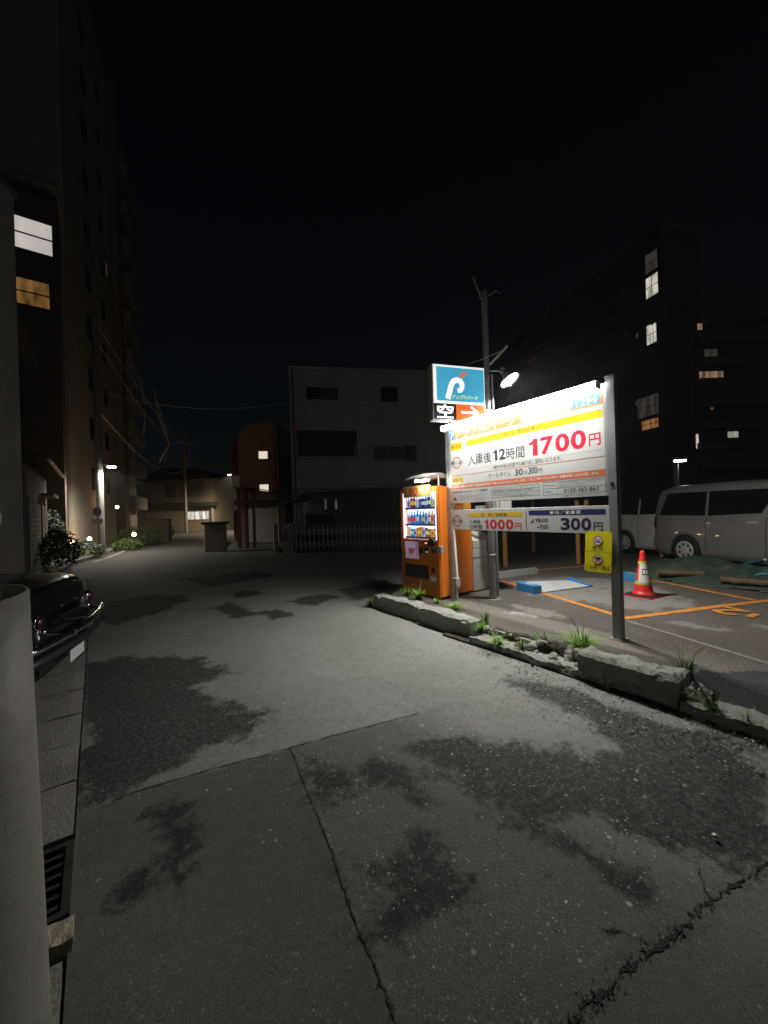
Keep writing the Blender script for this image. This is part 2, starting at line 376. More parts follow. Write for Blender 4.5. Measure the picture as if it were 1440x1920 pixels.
def patchf(P):
    d = np.full(len(P), -0.6)
    for poly in PATCH: d = np.maximum(d, sdist(P, poly))
    return np.clip(d, -0.6, 0.6)
def coarsef(P):
    a = sdist(P, SEAM_A[3:] + [(3.2, 2.6), (3.6, 1.0), (3.4, 0.0)] + SEAM_C[::-1] + SEAM_B[::-1][:-1])
    return np.clip(0.5 + a*4, np.where(P[:, 1] > 2.3, 0.55, 0.28), 1.0)
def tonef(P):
    # seam fields differ in tone; painted light falloff darkens near and left
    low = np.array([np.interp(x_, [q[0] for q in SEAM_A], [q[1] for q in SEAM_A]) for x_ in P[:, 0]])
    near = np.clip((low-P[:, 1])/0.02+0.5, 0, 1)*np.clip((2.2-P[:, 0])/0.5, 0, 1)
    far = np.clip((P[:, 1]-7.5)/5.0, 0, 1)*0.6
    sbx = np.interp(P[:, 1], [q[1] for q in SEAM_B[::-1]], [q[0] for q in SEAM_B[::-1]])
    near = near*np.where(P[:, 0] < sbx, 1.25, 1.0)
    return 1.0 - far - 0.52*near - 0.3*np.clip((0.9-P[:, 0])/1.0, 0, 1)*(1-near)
def roadz(P):
    x, y = P.T
    return 0.006*np.sin(x*1.7+y*0.6) + 0.004*np.sin(y*2.3-x*0.8) - 0.006
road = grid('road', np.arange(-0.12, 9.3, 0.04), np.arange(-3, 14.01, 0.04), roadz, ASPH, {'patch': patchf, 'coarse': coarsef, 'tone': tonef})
# street beyond, the side street and the yards: one big sheet just under the road surface
zero = lambda v: (lambda P: np.full(len(P), v))
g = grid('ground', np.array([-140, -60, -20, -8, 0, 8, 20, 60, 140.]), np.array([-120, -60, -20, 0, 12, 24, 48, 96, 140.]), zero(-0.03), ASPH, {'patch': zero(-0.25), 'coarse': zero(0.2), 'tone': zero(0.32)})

def seam(name, pts, w0, seed, jit=0.007, pits=60, spread=0.014, gap=0.1):
    """a broken joint: pieces of a ragged dark line with crumbled pits beside it"""
    rnd = random.Random(seed); P = []
    for a, b in zip(pts[:-1], pts[1:]):
        n = max(2, int(math.dist(a, b)/0.011))
        P += [(a[0]+(b[0]-a[0])*k/n, a[1]+(b[1]-a[1])*k/n) for k in range(n)]
    P.append(pts[-1]); vs = []; zz = roadz(np.array(P)); fs = []; base = []
    for i, p in enumerate(P):
        q = P[min(i+3, len(P)-1)]; o = P[max(i-3, 0)]
        tx, ty = q[0]-o[0], q[1]-o[1]; l = math.hypot(tx, ty) or 1; nx, ny = -ty/l, tx/l
        j = jit*(mnoise.noise(Vector((p[0]*9, p[1]*9, seed)))+0.7*mnoise.noise(Vector((p[0]*31, p[1]*31, seed)))+0.5*mnoise.noise(Vector((p[0]*80, p[1]*80, seed))))
        ws = w0*max(0.12, 0.55+0.9*mnoise.noise(Vector((p[0]*14, p[1]*14, seed+5)))+0.6*mnoise.noise(Vector((p[0]*55, p[1]*55, seed+9))))
        base.append((p[0]+nx*j, p[1]+ny*j, zz[i]+0.003, nx, ny))
        for s_ in (1, -1):
            vs.append((p[0]+nx*(j+s_*ws*(0.5+0.5*rnd.random())), p[1]+ny*(j+s_*ws*(0.5+0.5*rnd.random())), zz[i]+0.003))
    for i in range(len(P)-1):
        if mnoise.noise(Vector((P[i][0]*11, P[i][1]*11, seed+21))) > 0.5-gap*1.5: continue
        fs.append((2*i, 2*i+1, 2*i+3, 2*i+2))
    mb = MB().add(vs, fs)
    for k in range(pits):
        x, y, z, nx, ny = rnd.choice(base); d = rnd.gauss(0, spread); s_ = rnd.uniform(0.0012, 0.004)*(2.0 if rnd.random() < 0.1 else 1)
        n = rnd.randint(5, 7); cx, cy = x+nx*d, y+ny*d
        mb.add([(cx+s_*rnd.uniform(0.5, 1.3)*math.cos(6.283*q/n), cy+s_*rnd.uniform(0.5, 1.3)*math.sin(6.283*q/n), z+0.0006) for q in range(n)], [tuple(range(n))])
    mb.build(name, TAR, road)
seam('seam', SEAM_A, 0.006, 1, 0.007, 220, 0.008, -0.2); seam('seam', SEAM_B, 0.0065, 2, 0.008, 260, 0.008, -0.2); seam('crack', SEAM_C, 0.011, 3, 0.018, 700, 0.016, -0.1)
seam('crack', [(1.52, 0.55), (1.50, 0.63), (1.44, 0.68)], 0.005, 6, 0.012, 40, 0.012); seam('crack', [(1.88, 0.46), (2.0, 0.53), (2.1, 0.55)], 0.004, 7, 0.012, 40, 0.012)
seam('crack', [(1.95, 2.24), (2.25, 2.12), (2.4, 2.05)], 0.002, 8, 0.012, 50, 0.03, 0.25)

# parking lot surface
def sstep(a, b, x): t = np.clip((x-a)/(b-a), 0, 1); return t*t*(3-2*t)
def lotz(P):
    x, y = P.T
    z = 0.105*(1-sstep(5.2, 6.6, y)) + 0.006*np.sin(x*1.3)*np.sin(y*1.9)
    r = sstep(1.15, 0.85, y)*sstep(4.7, 3.7, x); z -= 0.055*r
    z += 0.012*np.sin(x*9+y*2)*sstep(4.6, 4.1, x)*sstep(3.3, 2.7, y)
    return np.maximum(z, 0.004)
def lotedge(P):
    x, y = P.T
    e = np.where(y > 3.05, 3.66, np.where(y > 0.98, 3.83, 3.56)) + 0.02*np.sin(y*11)+0.015*np.sin(y*27+1)
    return (x > e) & ~((y > 5.25) & (x < 4.0+ (y-5.25)*1.2))
LOTP = [[(5.6, 3.6), (6.3, 4.6), (7.6, 4.4), (8.2, 3.2), (7.6, 2.2), (6.6, 1.6), (5.9, 2.2)], [(5.5, 1.8), (5.9, 1.5), (5.7, 1.1), (5.4, 1.4)], [(4.4, 3.3), (5.0, 3.5), (5.2, 2.9), (4.6, 2.6)], [(5.9, .95), (6.1, 1.0), (6.1, .7), (5.9, .7)]]
def lotpatch(P):
    d = np.full(len(P), -0.6)
    for poly in LOTP: d = np.maximum(d, sdist(P, poly))
    return np.clip(d*0.6 - 0.05, -0.22, 0.12)
lot = grid('parking_lot', np.arange(3.5, 17, 0.05), np.arange(-6, 6.7, 0.05), lotz, LOTA, {'patch': lotpatch, 'coarse': zero(0.45), 'tone': zero(1.0)}, keepf=lotedge)
sk = lot.modifiers.new('thickness', 'SOLIDIFY'); sk.thickness = 0.09; sk.offset = -1
rm = grid('asphalt_ramp', np.arange(3.55, 4.75, 0.04), np.arange(-3, 1.12, 0.04), lambda P: lotz(P)+0.004+0.004*np.sin(P[:, 0]*23)*np.sin(P[:, 1]*19), RAMPA, {'patch': zero(-0.3), 'coarse': zero(0.9), 'tone': zero(1.0)}, parent=lot, kind=None,
          keepf=lambda c: (c[:, 0] > 3.58) & (c[:, 0] < 4.55 + 0.12*np.sin(c[:, 1]*3.0) - 0.9*np.clip(c[:, 1]-0.55, 0, 1)) )
MB().box(3.4, 4.1, 0.6, 3.4, -0.05, 0.02).build('soil_bed', SOIL, lot)
# painted bay lines, worn orange
ORANGE = mat('worn_orange_paint', (0.72, 0.27, 0.035), 0.75, 0, 0.18, 20, 0.4, 150, dirt=0.75, dcol=(0.14, 0.10, 0.07), dscale=11)
GREYL = mat('old_grey_paint', (0.24, 0.23, 0.2), 0.85, 0, 0.2, 20, 0.3, 120, dirt=0.8, dcol=(0.1, 0.09, 0.08), dscale=9)
def paint(name, pts, w_, m, seed=0, lift=0.005):
    rnd = random.Random(seed); P = []
    for a, b in zip(pts[:-1], pts[1:]):
        n = max(2, int(math.dist(a, b)/0.05)); P += [(a[0]+(b[0]-a[0])*k/n, a[1]+(b[1]-a[1])*k/n) for k in range(n)]
    P.append(pts[-1]); vs = []; zz = lotz(np.array(P))
    for i, p in enumerate(P):
        q = P[min(i+1, len(P)-1)]; o = P[max(i-1, 0)]; tx, ty = q[0]-o[0], q[1]-o[1]; l = math.hypot(tx, ty) or 1
        for s_ in (1, -1):
            k = s_*w_/2*(1+0.16*rnd.uniform(-1, 1)); vs.append((p[0]-ty/l*k, p[1]+tx/l*k, zz[i]+lift))
    MB().add(vs, [(2*i, 2*i+1, 2*i+3, 2*i+2) for i in range(len(P)-1)]).build(name, m, lot)
paint('bay_line', [(8.1, 6.0+2.2), (6.42, 4.74), (5.40, 2.14)][1:], 0.10, ORANGE, 1)
paint('bay_line', [(5.34, 2.10), (7.75, 1.13), (9.5, 0.42)], 0.10, ORANGE, 2)
paint('bay_line', [(8.6, 3.35), (8.32, 2.72), (7.62, 1.25)], 0.10, ORANGE, 3)
paint('bay_line', [(10.6, 4.1), (8.9, 4.7), (7.7, 5.1)], 0.10, ORANGE, 4)
paint('pale_line', [(5.25, 2.03), (4.98, 1.35), (4.73, 0.71), (4.5, 0.0)], 0.055, GREYL, 5)
t_ = text('2', -0.16, 0.16, -0.34, 0.10, 0.0, ORANGE, lot, 0.02, flat=1, name='bay_number'); t_.location = (6.5, 1.38, 0.118); t_.rotation_euler = (0, 0, R(70))
t_ = text('1', -0.04, 0.04, -0.12, 0.12, 0.0, ORANGE, lot, 0.02, flat=1, name='bay_number'); t_.location = (6.56, 1.1, 0.118); t_.rotation_euler = (0, 0, R(80))

# rough concrete blocks for the kerb
def rough_block(name, x0, x1, y0, y1, z0, z1, m, parent, seed=0, amp=0.008, chip=0.03, step=0.026):
    nx, ny, nz = [max(2, int((b-a)/step)) for a, b in ((x0, x1), (y0, y1), (z0, z1))]
    bm = bmesh.new(); idx = {}
    def V(i, j, k):
        if (i, j, k) not in idx:
            x, y, z = x0+(x1-x0)*i/nx, y0+(y1-y0)*j/ny, z0+(z1-z0)*k/nz
            p = Vector((x*9, y*9, z*9+seed*7)); d = mnoise.noise_vector(p)*amp + mnoise.noise_vector(p*3.1)*amp*0.7 + mnoise.noise_vector(p*8.7)*amp*0.6
            if k >= nz-1 and nz > 3:
                c2 = max(0, mnoise.noise(Vector((y*7+seed, 1.7*seed, 0.3)))-0.05)
                if i == 0: d.x += 1.1*chip*c2
            if k == nz:
                e = min(i, nx-i)*(x1-x0)/nx; ee = min(j, ny-j)*(y1-y0)/ny; e = min(e, ee)
                c = max(0, mnoise.noise(Vector((x*5, y*5, seed+3.3)))+0.25)
                d.z -= chip*c*max(0, 1-e/0.06)
                d.z += amp*1.2*mnoise.noise(Vector((x*30, y*30, seed)))
            if k == 0: d.z = 0
            idx[i, j, k] = bm.verts.new((x+d.x, y+d.y, z+d.z))
        return idx[i, j, k]
    def quad(*a): bm.faces.new([V(*q) for q in a])
    for i in range(nx):
        for j in range(ny): quad((i, j, nz), (i+1, j, nz), (i+1, j+1, nz), (i, j+1, nz))
    for k in range(nz):
        for i in range(nx):
            quad((i, 0, k), (i+1, 0, k), (i+1, 0, k+1), (i, 0, k+1)); quad((i+1, ny, k), (i, ny, k), (i, ny, k+1), (i+1, ny, k+1))
        for j in range(ny):
            quad((0, j+1, k), (0, j, k), (0, j, k+1), (0, j+1, k+1)); quad((nx, j, k), (nx, j+1, k), (nx, j+1, k+1), (nx, j, k+1))
    me = bpy.data.meshes.new(name); bm.to_mesh(me); bm.free()
    me.polygons.foreach_set('use_smooth', [False]*len(me.polygons))
    return link(name, me, m, parent)
kerb = bpy.data.objects.new('kerb', None); col.objects.link(kerb); kerb.location = (0, 0, 0)
tag(kerb, 'broken mossy concrete kerb along the edge of the parking lot', kind='structure')
rough_block('footing', 3.40, 3.62, -2.5, 0.985, -0.03, 0.10, CONC, kerb, 1)
rough_block('footing', 3.42, 3.66, 1.0, 2.995, -0.03, 0.085, CONC, kerb, 2, 0.01, 0.05)
rough_block('kerb_block', 3.425, 3.67, 0.99, 1.74, 0.075, 0.245, CONC, kerb, 3, 0.009, 0.08)
rough_block('broken_end', 3.46, 3.68, 0.84, 1.0, 0.06, 0.17, CONCB, kerb, 4, 0.03, 0.1, 0.025)
rough_block('kerb_block', 3.53, 3.75, 3.06, 3.975, -0.03, 0.225, CONC, kerb, 5, 0.007, 0.06)
rough_block('kerb_block', 3.555, 3.77, 4.02, 4.815, -0.03, 0.225, CONC, kerb, 6, 0.007, 0.06)
rough_block('kerb_block', 3.575, 3.78, 4.85, 5.12, -0.03, 0.205, CONC, kerb, 7, 0.014, 0.08)
rnd = random.Random(5)
for i in range(46):
    y = rnd.uniform(1.78, 3.02); x = rnd.uniform(3.5, 3.74); s_ = rnd.uniform(0.02, 0.065)*(1.25 if 1.8 < y < 2.3 else 0.9)
    bm = bmesh.new(); bmesh.ops.create_icosphere(bm, subdivisions=2, radius=s_)
    for v in bm.verts:
        v.co *= 1+0.45*mnoise.noise(v.co*(2.0/s_)*0.55+Vector((i*3.1, 0, 0))); v.co.z *= 0.62
    me = bpy.data.meshes.new('rubble'); bm.to_mesh(me); bm.free()
    link('rubble', me, CONCB if i % 3 else SOIL, kerb, (x, y, 0.075+s_*0.3+(0.03 if x > 3.6 else 0)), (rnd.random(), rnd.random(), rnd.random()*6))
MB().box(-0.75, 0.75, -0.018, 0.018, 0, 0.022).build('edging_strip', CONC, kerb, (3.715, 2.55, 0.10), (0, 0, R(88)))
# loose gravel in the gutter beside the kerb
GRAV = mat('gravel', (0.32, 0.31, 0.28), 0.9, 0, 0.3, 60)
nt = GRAV.node_tree; gi = nt.nodes.new('ShaderNodeNewGeometry'); cr = nt.nodes.new('ShaderNodeValToRGB')
cr.color_ramp.elements[0].color = (0.05, 0.047, 0.045, 1); cr.color_ramp.elements[1].color = (0.75, 0.73, 0.68, 1)
nt.links.new(gi.outputs['Random Per Island'], cr.inputs['Fac']); nt.links.new(cr.outputs['Color'], nt.nodes['Principled BSDF'].inputs['Base Color'])
mb = MB()
OCT = [(1,0,0),(0,1,0),(-1,0,0),(0,-1,0),(0,0,1),(0,0,-.6)]; OF = [(0,1,4),(1,2,4),(2,3,4),(3,0,4),(1,0,5),(2,1,5),(3,2,5),(0,3,5)]
def stone(x, y, z, s_):
    a = rnd.random()*6; q = [1+rnd.uniform(-.35, .35) for _ in range(6)]
    mb.add([(x+s_*q[i]*(p[0]*math.cos(a)-p[1]*math.sin(a)), y+s_*q[i]*(p[0]*math.sin(a)+p[1]*math.cos(a)), z+s_*0.7*q[i]*p[2]) for i, p in enumerate(OCT)], OF)
for i in range(3000):
    y = rnd.uniform(-0.4, 3.1); d = abs(rnd.gauss(0, 0.34)); x = 3.40-d
    if y > 2.2 and d > 0.18: continue
    stone(x, y, 0.003, rnd.choice([0.003, 0.004, 0.005, 0.006, 0.009]))
for i in range(500):
    stone(rnd.uniform(0.75, 3.4), rnd.uniform(0.3, 3.2), 0.002, rnd.choice([0.0015, 0.002, 0.003]))
tag(mb.build('gravel', GRAV), 'loose pale gravel scattered on the asphalt beside the kerb', 'gravel', kind='stuff')

# gutter slabs on the near left, grate, footing
gut = bpy.data.objects.new('gutter', None); col.objects.link(gut); tag(gut, 'row of concrete gutter slabs along the left edge of the road', kind='structure')
GUTC = mat('gutter_concrete', (0.20, 0.19, 0.17), 0.9, 0, 0.2, 6, 0.5, 60, dirt=0.7, dcol=(0.06, 0.055, 0.05), dscale=3)
y = 2.46
for i, ln in enumerate([0.5, 0.52, 0.5, 0.55, 0.6, 0.6, 0.6, 0.6, 0.6, 0.6, 0.6, 0.6, 0.6, 0.6, 0.6, 0.6, 0.6, 0.6]):
    rough_block('slab', -0.62, -0.13, y, y+ln-0.018, -0.06, 0.012+0.006*(i % 2), GUTC, gut, 20+i, 0.004, 0.02, 0.08); y += ln
for y0 in (-1.2, -0.6, 0.0, 0.6, 1.2):
    rough_block('slab', -0.62, -0.13, y0, y0+0.58, -0.06, 0.012, GUTC, gut, 50+int(y0*5), 0.004, 0.02, 0.08)
rough_block('footing', -0.3, -0.105, 1.82, 1.93, -0.04, 0.05, mat('yellowed_concrete', (0.30, 0.27, 0.18), 0.9, 0, 0.15, 12, 0.5, 60), gut, 70, 0.006, 0.02)
gr = thing('drain_grate', 'dark iron drain grate set in the gutter at the foot of the pole', 'grate', (-0.32, 2.19, 0.0))
fm = MB(); fm.box(-0.2, 0.2, -0.22, -0.19, -0.03, 0.02).box(-0.2, 0.2, 0.19, 0.22, -0.03, 0.02).box(-0.2, -0.17, -0.189, 0.189, -0.03, 0.02).box(0.17, 0.2, -0.189, 0.189, -0.03, 0.02)
IRON = mat('rusty_iron', (0.05, 0.045, 0.042), 0.7, 0.5, 0.3, 25); fm.build('grate_frame', IRON, gr)
for k in range(6): MB().box(-0.169, 0.169, -0.165+k*0.06, -0.145+k*0.06, -0.03, 0.014).build('bar', IRON, gr)
for k in range(3): MB().box(-0.1+k*0.09, -0.085+k*0.09, -0.188, 0.188, -0.031, 0.009).build('bar', IRON, gr)
# concrete yard on the left where the dark car stands
yd = grid('yard', np.array([-12, -0.63]), np.array([-3.0, 14.0]), zero(-0.004), GUTC, {'patch': zero(-0.3), 'coarse': zero(0.2), 'tone': zero(1.0)})
tag(MB().lathe([(0.0, 0.006), (0.012, 0.006), (0.013, 0.001), (0.0135, 0.0)], 20, (2.26, 0.53, 0.004)).build('bottle_cap', mat('bottle_metal', (0.55, 0.54, 0.5), 0.4, 0.4)), 'small pale bottle cap lying alone on the dark asphalt', 'bottle cap')

# ------------------------------------------------------------------ price sign
def settle(root, z):
    """put the root at the thing's base; parts were built in world heights"""
    root.location.z = z
    for c in root.children: c.location.z -= z
INK = mat('ink_purple_black', (0.035, 0.03, 0.055), 0.5, 0, 0.05)
INKD = mat('ink_navy', (0.012, 0.017, 0.06), 0.5, 0, 0.05)
INKG = mat('ink_grey', (0.10, 0.10, 0.11), 0.5, 0, 0.05)
RED = mat('ink_red', (0.62, 0.012, 0.04), 0.45, 0, 0.05)
BAND = mat('ink_orange_band', (0.62, 0.17, 0.08), 0.45, 0, 0.05)
HEAD = mat('ink_orange_header', (0.80, 0.25, 0.08), 0.45, 0, 0.05)
YEL = mat('ink_yellow', (0.78, 0.50, 0.005), 0.45, 0, 0.05)
BLUE = mat('ink_blue', (0.06, 0.30, 0.62), 0.45, 0, 0.05)
PAPER = mat('white_print', (0.82, 0.82, 0.82), 0.45, 0, 0.03)
SIGNLOC = (4.61, 4.26, 0.0); SIGNROT = -93
sg = thing('price_sign', 'large white parking price board on two posts, lit by a strip lamp on top', 'sign', SIGNLOC, SIGNROT)
MB().box(-0.135, -0.055, -0.03, 0.05, 0.06, 2.90).build('post', STEEL, sg)
MB().box(2.40, 2.485, -0.04, 0.05, 0.06, 2.93).build('post', GPOST, sg)
MB().box(2.37, 2.515, -0.07, 0.08, 0.08, 0.112).build('foot_plate', CONC, sg)
MB().box(2.39, 2.495, -0.05, 0.06, 2.931, 2.95).build('post_cap', GPOST, sg)
MB().box(2.425, 2.455, -0.046, -0.0405, 1.76, 1.80).build('bolt', DARKM, sg)
MB().add([(-0.045, -0.05, 1.23), (0.01, -0.05, 1.23), (0.06, -0.05, 0.46), (0.015, -0.05, 0.46), (-0.045, -0.01, 1.23), (0.01, -0.01, 1.23), (0.06, -0.01, 0.46), (0.015, -0.01, 0.46)],
         [(3, 2, 1, 0), (4, 5, 6, 7), (0, 1, 5, 4), (1, 2, 6, 5), (2, 3, 7, 6), (3, 0, 4, 7)]).build('cable_duct', WHITEP, sg)
MB().box(-0.01, 0.085, -0.09, 0.0, 0.32, 0.47, 0.006).build('junction_box', STEEL, sg)
MB().box(0.005, 0.05, -0.06, -0.02, 0.06, 0.32).build('cable_duct', STEEL, sg)
pn = MB().box(-0.05, 2.395, -0.02, 0.02, 1.655, 2.885, 0.004).build('price_board', WHITEP, sg)
lp = MB().box(-0.05, 2.395, -0.02, 0.02, 1.235, 1.55, 0.004).build('price_board', WHITEP, sg)
ALU = mat('aluminium_trim', (0.62, 0.62, 0.62), 0.35, 0.6, 0.05)
MB().box(-0.053, -0.028, -0.026, 0.024, 1.66, 2.886).build('trim', ALU, sg); MB().box(2.37, 2.398, -0.026, 0.024, 1.66, 2.886).build('trim', ALU, sg)
Y0 = -0.0207; Y1 = -0.0213; Y2 = -0.0219
def rect(par, x0, x1, z0, z1, m, name='printed_field', y=Y0, r=0.0):
    if r: return rrect(x0, x1, z0, z1, y, r).build(name, m, par)
    return MB().quad((x0, y, z0), (x1, y, z0), (x1, y, z1), (x0, y, z1)).build(name, m, par)
def frame(par, x0, x1, z0, z1, t, m, name='printed_frame', y=Y0):
    mb = MB()
    for a in ((x0, x1, z0, z0+t), (x0, x1, z1-t, z1), (x0, x0+t, z0+t, z1-t), (x1-t, x1, z0+t, z1-t)):
        mb.quad((a[0], y, a[2]), (a[1], y, a[2]), (a[1], y, a[3]), (a[0], y, a[3]))
    return mb.build(name, m, par)
def one(x0, x1, z0, z1, y, m, par):
    w_ = x1-x0; sx = x0+w_*0.44; h = z1-z0
    pts = [(sx, z0), (x1, z0), (x1, z1), (x0+w_*0.52, z1), (x0+w_*0.40, z1-h*0.11), (x0, z1-h*0.20), (x0, z1-h*0.36), (sx, z1-h*0.29)]
    return MB().add([(q_[0], y, q_[1]) for q_ in pts], [tuple(range(len(pts)))]).build('numeral', m, par)
def digits(s_, x0, x1, *a):
    w_ = (x1-x0)/(len(s_)-0.08*1)
    for k_, ch_ in enumerate(s_): text(ch_, x0+w_*k_, x0+w_*(k_+0.92), *a, name='numeral')
# header
rect(pn, 0.06, 2.37, 2.665, 2.86, HEAD); rect(pn, -0.028, 0.0598, 2.665, 2.86, BLUE)
ribbon([(-0.005, 2.68), (0.018, 2.77), (0.04, 2.80), (0.05, 2.77), (0.03, 2.745)], 0.02, Y1).build('logo', PAPER, pn)
text('アップルパーク', 0.09, 1.24, 2.675, 2.81, Y1, PAPER, pn, 0.0147, 0.25)
rrect(1.30, 2.0, 2.678, 2.82, Y1, 0.03).build('name_plate', PAPER, pn)
text('十石', 1.38, 1.58, 2.71, 2.785, Y2, INKG, pn, 0.0); text('日本1', 1.70, 1.93, 2.71, 2.785, Y2, INKG, pn, 0.0)
rect(pn, 2.02, 2.335, 2.685, 2.835, BLUE, y=Y1); text('駐車場番号', 2.05, 2.30, 2.785, 2.825, Y2, PAPER, pn, 0.0042); text('1294', 2.06, 2.30, 2.695, 2.775, Y2, PAPER, pn, 0.0168)
# weekday tariff
rrect(0.32, 2.348, 2.522, 2.608, Y0, 0.012).build('printed_field', YEL, pn)
text('月～土', 1.02, 1.22, 2.535, 2.597, Y1, INK, pn, 0.006); text('（祝日を除く）', 1.235, 1.60, 2.535, 2.597, Y1, INK, pn, 0.006)
rrect(-0.015, 0.232, 2.493, 2.605, Y0, 0.012).build('printed_field', YEL, pn); text('最大料金', 0.0, 0.217, 2.52, 2.578, Y1, INK, pn, 0.0084)
frame(pn, 0.29, 2.362, 2.167, 2.49, 0.004, mat('tape_edge', (0.5, 0.5, 0.5), 0.5))
def arrows(par, cx, cz, r, m):
    for a0 in (20, 200):
        pts = [(cx+r*math.cos(R(a0+140*k/10)), cz+r*math.sin(R(a0+140*k/10))) for k in range(11)]
        ribbon(pts, r*0.2, Y0).build('arrow', m, par)
        e = Vector(pts[-1]); t = (e-Vector(pts[-2])).normalized(); n_ = Vector((-t.y, t.x))
        a, b, c = e+n_*r*0.32, e-n_*r*0.32, e+t*r*0.5
        MB().add([(a.x, Y0, a.y), (b.x, Y0, b.y), (c.x, Y0, c.y)], [(0, 1, 2)]).build('arrow', m, par)
DRED = mat('ink_dull_red', (0.45, 0.09, 0.08), 0.5, 0, 0.05)
arrows(pn, 0.105, 2.295, 0.085, DRED); text('繰返し適用', -0.03, 0.24, 2.268, 2.322, Y1, INKG, pn, 0.005)
text('入庫後', 0.345, 0.80, 2.215, 2.385, Y0, INK, pn, 0.0084)
one(0.83, 0.905, 2.23, 2.383, Y0, INK, pn); text('2', 0.935, 1.045, 2.23, 2.385, Y0, INK, pn, 0.028)
text('時間', 1.06, 1.35, 2.213, 2.378, Y0, INK, pn, 0.0084)
one(1.42, 1.545, 2.212, 2.428, Y0, RED, pn); digits('700', 1.585, 2.165, 2.21, 2.43, Y0, RED, pn, 0.03)
text('円', 2.195, 2.325, 2.222, 2.36, Y0, RED, pn, 0.0126)
text('※最大料金は何度でも繰り返し適用になります。', 0.82, 1.865, 2.108, 2.172-0.008, Y0, INKG, pn, 0.0059)
rect(pn, -0.02, 2.37, 2.086, 2.093, DRED)
text('オールタイム', 0.735, 1.125, 1.992, 2.062, Y0, INKG, pn, 0.0076); text('30', 1.19, 1.315, 1.987, 2.07, Y0, INK, pn, 0.0168); text('分', 1.325, 1.385, 1.99, 2.045, Y0, INKG, pn, 0.0063)
digits('300', 1.4, 1.53, 1.987, 2.07, Y0, INK, pn, 0.0168); text('円', 1.54, 1.60, 1.99, 2.045, Y0, INKG, pn, 0.0084)
rrect(-0.015, 0.232, 1.968, 2.068, Y0, 0.012).build('printed_field', YEL, pn); text('通常料金', 0.0, 0.217, 1.99, 2.046, Y1, INK, pn, 0.0084)
rect(pn, -0.03, 2.37, 1.872, 1.95, BAND)
xb = 0.0
for s_ in ('当駐車場に駐車された時点で駐車場利用約款を了承したものとみなします。', 'なお、', 'これに了承できない方のご利用は固くお断り致します。'):
    wb = 2.32*len(s_)/62.0; text(s_, xb, xb+wb-0.02, 1.894, 1.93, Y1, PAPER, pn, 0.005); xb += wb
text('時間貸駐車場ご利用にあたってのご確認事項', -0.005, 0.72, 1.805, 1.85, Y0, INK, pn, 0.005)
frame(pn, -0.01, 0.10, 1.685, 1.78, 0.004, INKG)
MB().add([(0.0, Y0, 1.70), (0.09, Y0, 1.70), (0.045, Y0, 1.765)], [(0, 1, 2)]).build('printed_mark', INKG, pn)
FINE = ['駐車場内での事故・盗難等については一切責任を負いません', '駐車券の紛失、機器の破損等は実費を申し受けます', '長期間の駐車はお断りします。場内は徐行してください', '釣銭切れの際はご了承ください。領収書は発行機から']
for k, s_ in enumerate(FINE): text(s_, 0.13, 0.72-0.05*(k % 2), 1.766-0.026*k, 1.784-0.026*k, Y0, INKG, pn, 0.0)
frame(pn, 0.78, 1.55, 1.705, 1.85, 0.004, INKG); rect(pn, 1.0, 1.004, 1.709, 1.846, INKG); rect(pn, 0.784, 1.546, 1.80, 1.804, INKG); rect(pn, 0.784, 1.546, 1.765, 1.769, INKG)
for k, (a, b) in enumerate([('入庫可能車両', '長さ五メートル以下・幅一・九メートル以下'), ('営業時間', '二十四時間入出庫可能・年中無休'), ('管理責任者', '場内事故については当事者間で解決してください')]):
    z = 1.815-0.035*k-(0.012 if k == 2 else 0); text(a, 0.80, 0.98, z-0.002, z+0.018, Y0, INKG, pn, 0.0034); text(b, 1.02, 1.50-0.06*(k == 1), z-0.002, z+0.018, Y0, INKG, pn, 0.0017)
text('詳しくは看板裏面の約款をご覧ください', 1.02, 1.46, 1.712, 1.728, Y0, INKG, pn, 0.0017)
frame(pn, 1.605, 2.365, 1.70, 1.857, 0.004, INKG); rect(pn, 1.80, 1.804, 1.704, 1.853, INKG); rect(pn, 1.609, 2.361, 1.775, 1.779, INKG)
text('駐車場管理会社', 1.625, 1.78, 1.805, 1.825, Y0, INKG, pn, 0.0034); text('お問合せ', 1.625, 1.73, 1.728, 1.75, Y0, INKG, pn, 0.0034)
for k in range(3): text(FINE[k], 1.82, 2.33-0.07*k, 1.832-0.022*k, 1.847-0.022*k, Y0, INKG, pn, 0.0)
text('0120-363-863', 1.88, 2.29, 1.717, 1.764, Y0, INK, pn, 0.0126)
text('※ご連絡の際は上記電話番号をお伝えください', 1.86, 2.30, 1.672, 1.69, Y0, INKG, pn, 0.0017)
# lower board
arrows(lp, 0.07, 1.375, 0.08, DRED); text('繰返し適用', -0.03, 0.20, 1.35, 1.40, Y1, INKG, lp, 0.005)
rrect(0.32, 1.288, 1.437, 1.495, Y0, 0.01).build('printed_field', YEL, lp); text('日・祝／全車室', 0.58, 1.04, 1.446, 1.487, Y1, INK, lp, 0.0059)
text('入庫後', 0.34, 0.56, 1.335, 1.395, Y0, INK, lp, 0.0084); text('12時間', 0.34, 0.59, 1.255, 1.315, Y0, INK, lp, 0.0092)
one(0.635, 0.71, 1.26, 1.395, Y0, RED, lp); digits('000', 0.735, 1.145, 1.258, 1.397, Y0, RED, lp, 0.032); text('円', 1.165, 1.27, 1.26, 1.35, Y0, RED, lp, 0.0126)
rect(lp, 1.338, 1.352, 1.258, 1.505, DRED)
NAVY = mat('ink_navy_field', (0.02, 0.027, 0.13), 0.45, 0, 0.05)
